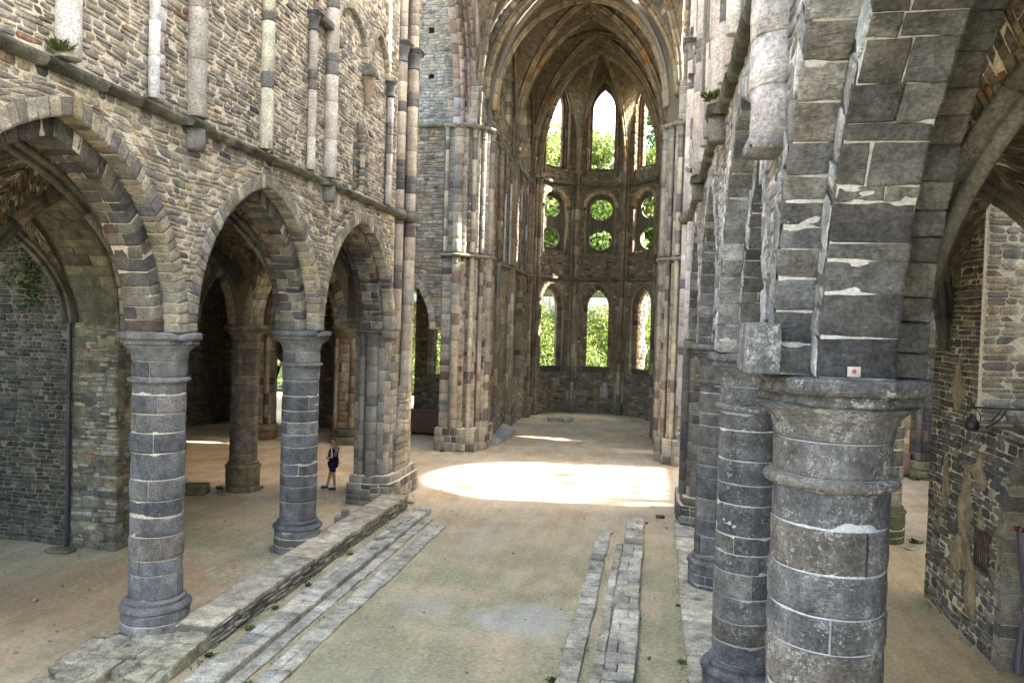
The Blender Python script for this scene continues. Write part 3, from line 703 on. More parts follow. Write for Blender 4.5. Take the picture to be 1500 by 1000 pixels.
# pointed arches, voussoir by voussoir, three orders deep
names = {(1, 1): 'nearest arch of the left arcade, cut off by the left edge of the picture', (1, 2): 'middle arch of the left arcade between the two blue-grey columns',
         (1, 3): 'farthest and narrowest-looking arch of the left arcade, next to the crossing pier',
         (-1, 0): 'dark arch curving out of the picture above the huge foreground column', (-1, 1): 'arch of the right arcade just behind the huge foreground column',
         (-1, 2): 'second arch back in the right arcade, seen almost edge-on', (-1, 3): 'sliver of arch farthest back in the right arcade by the crossing pier'}
for s in (1, -1):
    X0 = -7.85 if s > 0 else .90; M = planeX(X0, s)
    for i, A in enumerate(ARC):
        if (s, i) not in names: continue
        t = thing('pointed_arch', names[(s, i)], 'arch', (X0, A.uc, ZS), 'pointed arches of the nave arcades')
        mt = STONE if s > 0 else NEAR; lc = 0 if s > 0 else .25
        big = 1.0 if s > 0 else 1.25
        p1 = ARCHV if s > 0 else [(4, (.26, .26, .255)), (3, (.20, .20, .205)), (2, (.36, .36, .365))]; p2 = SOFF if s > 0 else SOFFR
        wn = (4 if s > 0 else 7 if i < 2 else 4); nr = s < 0
        a = A.ring(M, 0, .27, -.27, .03, wn=wn, wrad=.010 if not nr else .014, wamp=.003 if not nr else .007, L=.17 if s > 0 else .24, pal=p1, seed=i*3+s, jamb=None, lich=lc*2, jit=.006, bev=.009, vary=.012)
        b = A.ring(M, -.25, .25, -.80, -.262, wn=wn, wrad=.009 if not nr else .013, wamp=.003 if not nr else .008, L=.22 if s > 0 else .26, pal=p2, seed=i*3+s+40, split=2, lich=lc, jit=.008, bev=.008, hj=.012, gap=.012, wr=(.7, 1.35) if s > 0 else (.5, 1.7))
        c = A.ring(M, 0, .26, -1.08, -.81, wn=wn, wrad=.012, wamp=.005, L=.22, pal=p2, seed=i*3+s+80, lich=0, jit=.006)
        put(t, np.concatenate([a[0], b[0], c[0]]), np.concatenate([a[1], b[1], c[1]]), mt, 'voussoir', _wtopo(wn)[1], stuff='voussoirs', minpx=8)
        if s < 0:   # lime and lichen crust on the faces turned to the nave
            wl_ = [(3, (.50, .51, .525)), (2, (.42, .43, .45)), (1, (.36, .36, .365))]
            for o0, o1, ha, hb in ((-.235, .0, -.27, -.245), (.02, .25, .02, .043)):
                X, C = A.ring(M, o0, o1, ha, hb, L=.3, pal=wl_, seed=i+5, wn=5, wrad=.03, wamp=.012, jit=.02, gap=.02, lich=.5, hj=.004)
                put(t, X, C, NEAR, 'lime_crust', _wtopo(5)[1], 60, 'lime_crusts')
        # bed of mortar the soffit stones sit in, clipped to the ring
        Vm = []
        ringm = A.ring(M, -.235, .20, -.79, -.275, L=.4, seed=1, gap=0, jit=0, hj=0, bev=.001)
        off = np.arange(len(ringm[0]))*24
        link('mortar_bed', mk_mesh('mortar_bed', ringm[0].reshape(-1, 3), [(q[None]+off[:, None, None]).reshape(-1, q.shape[1]) for q in HEXF], (.3, .3, .3, 0)), MORTAR if s > 0 else MORTARB, t)
        r2 = A.ring(M, .012, .24, -.26, .008, L=.4, seed=1, gap=0, jit=0, hj=0, bev=.001); off = np.arange(len(r2[0]))*24
        link('mortar_bed', mk_mesh('mortar_bed', r2[0].reshape(-1, 3), [(q[None]+off[:, None, None]).reshape(-1, q.shape[1]) for q in HEXF], (.3, .3, .3, 0)), MORTAR if s > 0 else MORTARB, t)

# ================================================================= VAULTS
def quarter(p0, p1, z0, z1, amax=76, n=24):
    a = np.linspace(0, math.radians(amax), n); am = math.radians(amax)
    k = (np.cos(a)-math.cos(am))/(1-math.cos(am)); s = np.sin(a)/math.sin(am)
    p0, p1 = np.array(p0, float), np.array(p1, float)
    return np.hstack([p1+(p0-p1)*k[:, None], (z0+(z1-z0)*s)[:, None]])
def resample(P, n=30):
    d = np.concatenate([[0], np.cumsum(np.linalg.norm(np.diff(P, axis=0), axis=1))]); t = np.linspace(0, d[-1], n)
    return np.stack([np.interp(t, d, P[:, i]) for i in range(3)], -1)
def web(parent, base, mid, cen, z0, zs, zc, pal, mat, seed, t0=0, t1=1, hr=(.12, .2), lr=(.35, .8), mortar=None, limit=0, out=(.0, .02), lod=True, amid=68, T=.22):
    if pal is WEBC: out = (.0, .006); hr = (.10, .16); lr = (.3, .6)
    D = resample(quarter(base, cen, z0, zc), 40); S = quarter(base, mid, z0, zs, amid)
    R = np.stack([np.linspace(mid[0], cen[0], 20), np.linspace(mid[1], cen[1], 20), np.linspace(zs, zc, 20)+.12*np.sin(np.linspace(0, PI, 20))], -1)
    E = resample(np.concatenate([S, R[1:]]), 40); tt = np.linspace(0, 1, 40)
    L = np.linalg.norm(np.diff(E, axis=0), axis=1).sum(); W = np.linalg.norm(E-D, axis=1).max()
    def P0(u, v):
        s = np.clip(u/W, 0, 1)[:, None]; t = np.clip(v/L, 0, 1)
        d = np.stack([np.interp(t, tt, D[:, i]) for i in range(3)], -1); e = np.stack([np.interp(t, tt, E[:, i]) for i in range(3)], -1)
        return d*(1-s)+e*s
    hub = np.array([cen[0], cen[1], z0-1.0])
    def M(u, v, h):
        P = P0(u, v); e = .02
        a = P0(np.clip(u+e, 0, W), v)-P0(np.clip(u-e, 0, W), v); b = P0(u, np.clip(v+e, 0, L))-P0(u, np.clip(v-e, 0, L))
        n = np.cross(a, b); l = np.linalg.norm(n, axis=1, keepdims=True); n = np.where(l > 1e-9, n/np.maximum(l, 1e-9), [0, 0, -1.])
        n *= np.sign(((hub-P)*n).sum(1, keepdims=True)+1e-9)
        return P+n*h[:, None]
    # shell
    nu, nv = 6, 26; us = np.linspace(0, W, nu); vs = np.linspace(t0*L, t1*L, nv); U, Vv = np.meshgrid(us, vs)
    A = M(U.ravel(), Vv.ravel(), np.zeros(U.size)); B = A+np.array([0, 0, T])
    # outward shell thickness, leaning away from the hub
    dv = A-hub; dv[:, 2] = 0; B = B+dv/np.maximum(np.linalg.norm(dv, axis=1, keepdims=True), .5)*T*.5
    ix = np.arange(U.size).reshape(U.shape); k = U.size
    f = np.stack([ix[:-1, :-1], ix[:-1, 1:], ix[1:, 1:], ix[1:, :-1]], -1).reshape(-1, 4)
    F = [f, f[:, ::-1]+k]
    for e in (ix[0], ix[-1], ix[:, 0], ix[:, -1]): F.append(np.stack([e[:-1], e[1:], e[1:]+k, e[:-1]+k], -1))
    link('vault_shell', mk_mesh('vault_shell', np.concatenate([A, B]), F, (*pal[0][1], 0)), mortar or MORTARD, parent)
    if lod:
        X, C = stones(M, .04, W-.04, t0*L+.1, t1*L-.03, hr=hr, lr=lr, out=out, ch=.15, warp=.01, pal=pal, seed=seed, gap=.006 if pal is WEBC else .014, wf=0, tilt=.01 if pal is WEBC else .08)
        put(parent, X, C, mat, 'web_stone', limit=limit, stuff='web_stonework', minpx=12)
def rib(parent, pts, pal, prof=None, seg=.7, seed=0, mat=SMOOTH, side=(1, 0, 0), name='rib', t1=1.0, lich=0):
    P = resample(np.array(pts), 60); P = P[:max(3, int(60*t1))]
    d = np.concatenate([[0], np.cumsum(np.linalg.norm(np.diff(P, axis=0), axis=1))]); L = d[-1]; n = max(2, int(L/seg)); r = random.Random(seed); its = []
    prof = prof or [(.20, .0), (.18, .05), (.12, .07), (.08, .03), (.05, .05), (.05, .13), (.0, .15), (-.05, .11), (-.15, .11), (-.15, -.11), (-.05, -.11), (0, -.15), (.05, -.13), (.05, -.05), (.08, -.03), (.12, -.07), (.18, -.05)]
    for i in range(n):
        t = np.linspace(L*i/n+.004, L*(i+1)/n-.004, 4); Q = np.stack([np.interp(t, d, P[:, j]) for j in range(3)], -1)
        V, F = sweep(Q, prof, side); its.append((V, F, (*mix(pal, r, .05), lich)))
    return addm(name, its, mat, parent)
def bay_ribs(parent, cs, cen, z0, zc, pal, seed=0, prof=None, mat=SMOOTH, t1=1.0):
    for i, c in enumerate(cs):
        pts = quarter(c, cen, z0, zc); d = np.array(cen)-np.array(c); sd = np.array([-d[1], d[0], 0])/np.linalg.norm(d)
        # the heavy side of the profile must face down/inwards
        T = pts[2]-pts[0]; S = np.cross(T, sd); 
        if S@np.array([d[0], d[1], -.5]) < 0: sd = -sd
        rib(parent, pts, pal, prof, seed=seed+i, side=sd, mat=mat, t1=t1)

# ================================================================= PIERS
def edge(p, q):
    p, q = np.array(p, float), np.array(q, float); L = np.linalg.norm(q-p); t = (q-p)/L; n = np.array([t[1], -t[0]])
    return (lambda u, v, h: np.stack([p[0]+t[0]*u+n[0]*h, p[1]+t[1]*u+n[1]*h, v+0*h], -1)), L, n
def prism(poly, z0, z1, name, mat, parent, col=(.3, .27, .2, 0), ins=0.0):
    P = np.array(poly, float); c = P.mean(0); P = c+(P-c)*(1-ins); k = len(P)
    V = np.concatenate([np.hstack([P, np.full((k, 1), z0)]), np.hstack([P, np.full((k, 1), z1)])])
    F = [list(range(k))[::-1], list(range(k, 2*k))]+[[i, (i+1) % k, k+(i+1) % k, k+i] for i in range(k)]
    return link(name, mk_mesh(name, V, F, col), mat, parent)
def pier(parent, poly, z0, z1, pal, seed, hr=(.18, .34), lr=(.22, .5), out=(.006, .022), mat=SMOOTH, mortar=MORTAR, ch=.06, warp=.002, limit=150, skip=(), name='ashlar', lich=0, core_=True, wf=0, gap=.012):
    if core_: prism(poly, z0-.002, z1, 'mortar_core', mortar, parent)
    Xs, Cs = [], []
    for i in range(len(poly)):
        if i in skip: continue
        M, L, n = edge(poly[i], poly[(i+1) % len(poly)]); mid = (np.array(poly[i])+np.array(poly[(i+1) % len(poly)]))/2
        if (-mid)@n < -4.0: continue
        X, C = stones(M, -.015, L+.015, z0, z1, hr=hr, lr=(min(lr[0], L), min(lr[1], L)), out=out, ch=ch, warp=warp, pal=pal, seed=seed+i, bev=.012, wf=wf, tilt=.02, lich=lich, gap=gap)
        Xs.append(X); Cs.append(C)
    put(parent, np.concatenate(Xs), np.concatenate(Cs), mat, name, limit=limit)
PK2 = [(4, (.40, .34, .27)), (3, (.34, .30, .25)), (2, (.45, .39, .30))]; DK2 = [(1, (.14, .13, .125)), (1, (.12, .10, .09))]
def crossing_pier(left):
    s = 1 if left else -1; cx = -3.475
    def mx(x): return x if left else 2*cx-x
    def poly(p): p = [(mx(x), y) for x, y in p]; return p if left else p[::-1]
    t = thing('crossing_pier', 'left western crossing pier, grey half-columns and ragged corner, where the low wall ends' if left else
              'pink and dark banded western crossing pier on the right, behind the third column', 'pier', (mx(-8.6), 22.8, 0), 'crossing piers')
    pal = [(4, (.24, .225, .19)), (3, (.19, .18, .16)), (2, (.29, .265, .21)), (1, (.13, .125, .12))] if left else DARKG+[(2, (.2, .19, .18))]
    P = poly([(-8.95, 21.72), (-8.02, 21.72), (-7.93, 21.95), (-7.93, 24.0), (-8.95, 24.0)])
    pier(t, P, .85, 14.0, pal, 300+s, hr=(.2, .36), lr=(.25, .48), limit=150)
    # plinth, stepped
    PP = poly([(-9.06, 21.45), (-8.3, 21.42), (-7.78, 21.66), (-7.68, 22.4), (-7.70, 24.2), (-9.06, 24.2)])
    pier(t, PP, -.05, .62, DARKG+pal, 320+s, hr=(.14, .24), lr=(.25, .5), limit=40, name='plinth_stone', out=(.005, .03), ch=.1, warp=.006)
    PQ = poly([(-9.0, 21.53), (-8.27, 21.5), (-7.85, 21.72), (-7.78, 22.4), (-7.8, 24.12), (-9.0, 24.12)])
    pier(t, PQ, .62, .86, pal, 330+s, hr=(.2, .24), lr=(.3, .5), limit=20, name='plinth_moulding', ch=.2, bev_=0) if False else pier(t, PQ, .62, .86, pal, 330+s, hr=(.2, .24), lr=(.3, .5), limit=20, name='plinth_moulding', ch=.2)
    # half-columns on the west face carrying the last arcade arch
    for x, r in ((-8.40, .175), (-8.72, .10)):
        shaft(t, mx(x), 21.66, r, .82, 4.78, pal, None, int(abs(x)*9), n=20, dl=(.3, .5), rough=.004)
        capital(t, mx(x), 21.66, r, 4.78, .46, .95, col=(.17, .16, .145))
    V = box8(min(mx(-8.1), mx(-7.78)), max(mx(-8.1), mx(-7.78)), 21.5, 22.3, 5.03, 5.25)
    link('impost', mk_mesh('impost', hexes([V], .02)[0], HEXF, (.18, .17, .15, 0)), SMOOTH, t)
    # tall shafts towards the nave
    pk = PK2 if left else [(4, (.48, .43, .42)), (3, (.54, .49, .47)), (2, (.42, .38, .37))]; dk = DK2 if left else [(1, (.14, .14, .15))]
    for (x, y, r, zb) in ((-7.86, 22.12, .155, .86 if 0 else 5.3), (-7.76, 22.86, .175, 3.3)):
        shaft(t, mx(x), y, r, zb, 8.62, pk, dk, int(y*10)+s, n=18, dl=(.45, .95), bandp=.35)
        shaft(t, mx(x), y, r, 8.98, 13.4, pk, dk, int(y*10)+s+3, n=18, dl=(.45, .95), bandp=.35)
        capital(t, mx(x), y, r, 13.4, .62, .9, col=(.15, .15, .15))
        V, F = lathe(mx(x), y, [(.05, 8.64), (r+.04, 8.66), (r+.12, 8.74), (r+.12, 8.84), (r+.02, 8.96), (.05, 8.97)], 16); link('string_course', mk_mesh('s', V, F, (.15, .145, .12, 0)), STONE, t)
        # arch mouldings going on up
        shaft(t, mx(x), y, r*.85, 14.02, 17, PK2 if left else pk, None, int(y*10)+9, n=12, dl=(.3, .5))
    # ragged remains of the lower shaft
    rr = random.Random(9+s); bl = []; bc = []; z = 2.1
    while z < 3.35:
        h = rr.uniform(.12, .3); o = rr.uniform(-.08, .05)+.05*(z-2); a, b = mx(-7.95), mx(-7.66-o); bl.append(box8(min(a, b), max(a, b), 22.66+rr.uniform(-.04, .04), 23.1+rr.uniform(-.1, .1), z, z+h-.01)); bc.append(mix(pk, rr)); z += h
    z = .86
    while z < 2.1:
        h = rr.uniform(.16, .3); a, b = mx(-7.97), mx(-7.80+rr.uniform(-.03, .03)); bl.append(box8(min(a, b), max(a, b), 22.3, 23.5, z, z+h-.01)); bc.append(mix(pal, rr)); z += h
    put(t, hexes(bl, .03, .02, 3), bc, STONE, 'broken_stone', HEXF)
    # shafts to the ground beside it (dark)
    for (x, y, r) in (() if left else ((-7.84, 22.16, .13),)): shaft(t, mx(x), y, r, .86, 5.28, DARKG if not left else pal, None, 71, n=14, dl=(.3, .6), rough=.004)
    prism(poly([(-9.2, 21.8), (-8.0, 21.8), (-8.0, 24.0), (-9.2, 24.0)]), 14, 17.5, 'pier_core', WALLBACK, t)
    return t
crossing_pier(True); crossing_pier(False)

def east_pier(left):
    s = 1 if left else -1; cx = -3.6
    def mx(x): return x if left else 2*cx-x
    def poly(p): p = [(mx(x), y) for x, y in p]; return p if left else p[::-1]
    t = thing('crossing_pier', 'tall eastern crossing pier with clustered shafts and rusty brown blocks, left of the choir' if left else
              'tall eastern crossing pier right of the choir, mostly hidden by pale banded shafts', 'pier', (mx(-8.3), 32.5, 0), 'crossing piers')
    body = [(-9.12, 31.42), (-8.16, 31.42), (-8.16, 31.80), (-7.72, 31.80), (-7.72, 32.25), (-7.40, 32.25), (-7.40, 33.9), (-9.12, 33.9)]
    for z0, z1, mo in ((1.0, 8.4, 0), (8.52, 13.9, 0)):
        pier(t, poly(body), z0, z1, PIERC if z0 < 5 else PIERU, 400+int(z0)+s, hr=(.2, .38), lr=(.25, .55), limit=110)
    base = [(-9.25, 31.28), (-8.05, 31.28), (-7.95, 31.5), (-7.6, 31.66), (-7.5, 32.1), (-7.26, 32.3), (-7.26, 34.0), (-9.25, 34.0)]
    pier(t, poly(base), -.05, 1.0, PIERC, 420+s, hr=(.3, .5), lr=(.2, .5), limit=40, name='plinth_stone')
    PKs = [(4, (.28, .245, .19)), (3, (.25, .215, .17)), (1, (.17, .12, .095)), (.5, (.13, .115, .10))]
    CRs = [(3, (.36, .31, .21)), (1.5, (.32, .28, .21)), (.7, (.16, .13, .11))]
    for (x, y, r, z0, pl_) in ((-8.50, 31.38, .20, 1.0, PKs), (-7.92, 31.74, .11, 1.0, CRs), (-7.58, 32.1, .10, 1.0, PKs), (-7.34, 32.5, .155, 1.0, PKs), (-9.02, 31.36, .09, 8.5, CRs)):
        shaft(t, mx(x), y, r, z0, 8.36, pl_, None, int(abs(x*50)), n=16, dl=(.25, .6)) if z0 < 8 else None
        shaft(t, mx(x), y, r, 8.55, 13.45, pl_, DK2, int(abs(x*51)), n=16, dl=(.3, .8), bandp=.25)
        capital(t, mx(x), y, r, 13.45, .42, .7, col=(.20, .185, .15))
    # string courses wrapping the pier
    for zz, hh in ((8.42, .1), (13.93, .12)):
        pts = [(mx(x), y, zz) for x, y in ((-9.2, 31.34), (-8.66, 31.34), (-8.58, 31.14), (-8.38, 31.14), (-8.3, 31.34), (-8.08, 31.36), (-8.03, 31.6), (-7.7, 31.7), (-7.62, 31.95), (-7.4, 32.1), (-7.22, 32.4), (-7.2, 32.7), (-7.34, 33.9))]
        V, F = sweep(pts, [(-.12, -hh*.6), (.08, -hh*.6), (.14, 0), (.12, hh*.5), (-.12, hh)] if left else [(.12, -hh*.6), (-.08, -hh*.6), (-.14, 0), (-.12, hh*.5), (.12, hh)])
        link('string_course', mk_mesh('s', V, F, (.21, .19, .15, 0)), STONE, t)
    # jamb and mouldings of the transept arch climbing above, and the slim shaft of the crossing vault
    pier(t, poly([(-9.1, 31.5), (-7.8, 31.5), (-7.8, 33.3), (-9.1, 33.3)]), 14.05, 15.6, GREYT, 440+s, limit=20)
    shaft(t, mx(-7.98), 32.5, .11, 14.05, 15.35, [(1, (.24, .23, .21))], None, 5, n=12); capital(t, mx(-7.98), 32.5, .11, 15.35, .5, .8, col=(.2, .19, .17))
    return t
east_pier(True); east_pier(False)
# north crossing arch with red-brown roll mouldings (its twin opposite)
for left in (1, 0):
    mx = (lambda x: x) if left else (lambda x: -7.2-x)
    t = thing('crossing_arch', 'tall red-brown moulded arch rising from the left crossing pier into the transept' if left else 'moulded transept arch above the right crossing piers, seen as a thin grey edge', 'arch', (mx(-8.3), 27.7, 14), 'arches of the crossing')
    ztop_ = 20.5 if left else 25.0
    A = Arch(27.72, 14.0, 3.62, 6.6); Mx = planeX(mx(-7.95), 1 if left else -1)
    pr = [(3, (.225, .175, .15)), (2, (.20, .15, .13)), (2, (.26, .225, .20)), (1, (.28, .265, .26))]
    for o0, o1, h0, h1 in ((0, .30, -.85, -.5), (.22, .42, -.5, -.28), (.34, .60, -.28, -.05), (.56, .85, -.05, .03)):
        X, C = A.ring(Mx, o0, o1, h0, h1, L=.42, pal=pr, seed=int(o1*20)); put(t, X, C, SMOOTH, 'voussoir', HEXF, 30, 'voussoirs')
    for off, h, rr_ in ((.02, -.45, .09), (.25, -.24, .08), (.40, -.02, .07)):
        for sd in (-1, 1):
            pts = [A.pt(sd, off-.02, q) for q in np.linspace(0, 1, 24)]; U = np.array(pts); P = Mx(U[:, 0], U[:, 1], np.full(24, h))
            rib(t, P, pr, ngon(rr_, 8), .5, 3, name='roll_moulding')
    # remains of wall on the haunches; right one raised, unseen, to block sun
    core(t, Mx, 22.0, 31.4, 14, ztop_, [A.op(.6, 14.0)], .85, WALLBACK)

# ================================================================= CHOIR
CX, CY, CR = -3.75, 44.7, 3.95
choir = thing('choir_wall', 'curved dark stone apse wall with three tiers of windows at the far end of the church', 'apse wall', (CX, CY, 0))
MA = cylin(CX, CY, CR); TH = .62
ang = [-46, 0, 46]; hwW = .60
def au(d): return math.radians(d)*CR
aops = []; wins = []
for d in ang:
    lo = Arch(au(d), 6.75, .92, 1.45, 2.55); up = Arch(au(d), 19.3, .95, 1.75, 15.35)
    pan = Arch(au(d), 13.05, .92, .93, 10.2)
    wins.append((d, lo, up, pan)); aops += [lo.op(0), up.op(0), pan.op(0)]
core(choir, MA, au(-91), au(91), -.1, 21.8, aops, TH, MORTARD, du=.5, dv=.14)
ustr = []
a = stones(MA, au(-90.5), au(90.5), 0, 8.45, aops, hr=(.10, .2), lr=(.2, .55), out=(.0, .035), pal=APSE+[(3, (.20, .17, .115))], seed=61)
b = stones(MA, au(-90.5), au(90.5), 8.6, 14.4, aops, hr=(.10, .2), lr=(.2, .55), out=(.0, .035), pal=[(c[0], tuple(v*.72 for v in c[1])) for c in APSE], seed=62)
c = stones(MA, au(-90.5), au(90.5), 14.55, 21.6, aops, hr=(.10, .2), lr=(.2, .55), out=(.0, .03), pal=APSE, seed=63)
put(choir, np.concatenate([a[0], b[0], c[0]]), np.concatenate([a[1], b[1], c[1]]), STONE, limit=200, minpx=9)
BR = [(3, (.20, .15, .10)), (2, (.25, .19, .12)), (2, (.14, .11, .085)), (1, (.17, .10, .07))]
LT = [(3, (.33, .27, .18)), (2, (.28, .22, .15)), (1, (.22, .15, .11))]
def stepped(parent, M, A, zb, steps, pal, seed, L=.35, jam=True, limit=26):
    for i, (o0, o1, h0, h1) in enumerate(steps):
        X, C = A.ring(M, o0, o1, h0, h1, L=L, jamb=zb if jam else None, pal=pal, seed=seed+i, gap=.014); put(parent, X, C, SMOOTH, 'frame_stone', HEXF, limit, 'frame_stones', 8)
def roll(parent, M, A, off, h, r, zb, pal, seed):
    for sd in (-1, 1):
        pts = [(A.uc+sd*A.hw(off)(A.zs-1), z) for z in np.linspace(zb, A.zs, 8)[:-1]]+[A.pt(sd, off, q) for q in np.linspace(0, 1, 16)]
        U = np.array(pts); rib(parent, M(U[:, 0], U[:, 1], np.full(len(U), h)), pal, ngon(r, 8), .6, seed, name='roll_moulding')
for k, (d, lo, up, pan) in enumerate(wins):
    nm = ['left', 'middle', 'right'][k]
    for A, zb, tier in ((lo, 2.95, 'lower'), (up, 15.6, 'upper')):
        w_ = link('window_frame', mk_mesh('window_frame', *[(lambda V, F: (V, F))(*backing(MA, A.uc-.95, A.uc+.95, zb-.45, zb, [], .34, du=.4, front=-.28))][0], (.12, .10, .075, 0)), STONE, choir)
        w_['label'] = f'{nm} window of the {tier} tier in the apse'
        stepped(w_, MA, A, zb, ((-.30, .02, -.60, -.30),), BR if tier == 'lower' else [(3, (.16, .10, .07)), (2, (.12, .09, .07)), (2, (.2, .13, .09))], 500+k*7)
        stepped(w_, MA, A, zb-.4, ((-.02, .20, -.28, .04),), [(3, (.185, .155, .11)), (2, (.15, .125, .09))], 510+k*7)
        if tier == 'upper':
            roll(w_, MA, A, -.10, -.26, .05, 15.6, BR, 3+k); roll(w_, MA, A, .06, .06, .06, 15.0, BR, 5+k)
    # pierced panel with two round openings
    w_ = None; nR, nS = 40, 5
    for j, zc in enumerate((13.0, 11.08)):
        z0_, z1_ = (12.05, 14.0) if j == 0 else (10.2, 12.05); its = []
        th = np.linspace(0, 2*PI, nR, endpoint=False); cu = pan.uc; V = []
        for h in (-.34, -.50):
            for q in range(nS):
                f = q/(nS-1)
                for a_ in th:
                    ca, sa = math.cos(a_), math.sin(a_); tx = .93/max(abs(ca), 1e-6); tz = ((z1_-zc) if sa > 0 else (zc-z0_))/max(abs(sa), 1e-6); R_ = min(tx, tz)
                    rr_ = .66+(max(R_, .66)-.66)*f; V.append((cu+rr_*ca, zc+rr_*sa, h))
        U = np.array(V); P = MA(U[:, 0], U[:, 1], U[:, 2]); ix = np.arange(nS*nR).reshape(nS, nR); a_, b_ = ix[:-1], ix[1:]; K = nS*nR
        f1 = np.stack([a_, np.roll(a_, -1, 1), np.roll(b_, -1, 1), b_], -1).reshape(-1, 4); inner = np.stack([ix[0], np.roll(ix[0], -1), np.roll(ix[0], -1)+K, ix[0]+K], -1)
        o = link('pierced_panel', mk_mesh('pierced_panel', P, [f1, f1[:, ::-1]+K, inner], (.115, .10, .075, 0)), SMOOTH, choir)
        # broken cusps
        rr = random.Random(k*3+j); c8 = []
        for q in range(4):
            if k == 1 and j == 0: continue
            if k != 1 and j == 1: continue
            a_ = q*PI/2+.03; ct = np.array([cu+math.cos(a_)*.62, zc+math.sin(a_)*.62]); tg = np.array([-math.sin(a_), math.cos(a_)]); nr = -np.array([math.cos(a_), math.sin(a_)])
            q4 = [ct-tg*.10, ct+tg*.10, ct+tg*.13+nr*.13, ct-tg*.11+nr*.15]; U = np.array([*q4, *q4]); c8.append(MA(U[:, 0], U[:, 1], np.array([-.5]*4+[-.36]*4)))
        if c8: put(o, hexes(c8, .02), [(.10, .09, .07)]*len(c8), SMOOTH, 'cusp', HEXF, 4, minpx=1)
    X, C = pan.ring(MA, 0, .24, -.42, .06, L=.3, pal=[(3, (.36, .28, .17)), (2, (.30, .23, .14))] , seed=k+5); put(choir, X, C, SMOOTH, 'voussoir', HEXF, 12)
    for sd in (-1, 1):
        V = []; uu = pan.uc+sd*.98
        P = MA(np.array([uu]), np.array([10.]), np.array([.02]))[0]; shaft(choir, P[0], P[1], .07, 10.0, 12.95, BR, None, k, n=8, dl=(.6, 1.1), name='colonnette')
        link('colonnette_cap', mk_mesh('c', *lathe(P[0], P[1], [(.03, 12.9), (.08, 12.92), (.15, 13.02), (.15, 13.08), (.03, 13.1)], 8), (.13, .11, .09, 0)), SMOOTH, choir)
# strings and responds of the apse
for zz, hh in ((8.5, .13), (14.5, .13)):
    P = MA(np.linspace(au(-90), au(90), 50), np.full(50, zz), np.full(50, .08)); V, F = sweep(P, [(.1, -hh*.6), (-.06, -hh*.6), (-.12, 0), (-.1, hh*.5), (.1, hh)])
    link('string_course', mk_mesh('s', V, F, (.13, .12, .085, 0)), STONE, choir)
RESP = [-69, -23, 23, 69]
RB = [(3, (.20, .165, .11)), (2, (.16, .13, .09)), (2, (.24, .20, .14)), (1, (.30, .27, .20)), (.7, (.12, .08, .06))]
def respond(parent, M, u, seed, z1=15.0, wide=.24, pal=RB):
    for du, h, r in ((0, .16, .13), (-wide, .06, .085), (wide, .06, .085)):
        P = M(np.array([u+du]), np.array([0.]), np.array([h]))[0]
        shaft(parent, P[0], P[1], r, .75 if du == 0 else .2, 8.42, pal, None, seed, n=10, dl=(.5, .9), name='respond_shaft')
        shaft(parent, P[0], P[1], r, 8.6, 14.1, pal, None, seed+1, n=10, dl=(.5, .9), name='respond_shaft')
        capital(parent, P[0], P[1], r, 14.1, .42, .8, col=(.13, .115, .09), n=10)
        shaft(parent, P[0], P[1], r*.9, 14.55, 15.2, pal, None, seed+2, n=10, name='respond_shaft')
    P = M(np.array([u-.28, u+.28, u+.28, u-.28]*2), np.array([-.05]*4+[.75]*4), np.array([-.1, -.1, .36, .36]*2)); link('respond_base', mk_mesh('b', hexes([P], .03)[0], HEXF, (.17, .155, .12, 0)), SMOOTH, parent)
for d in RESP: respond(choir, MA, au(d), 600+d)

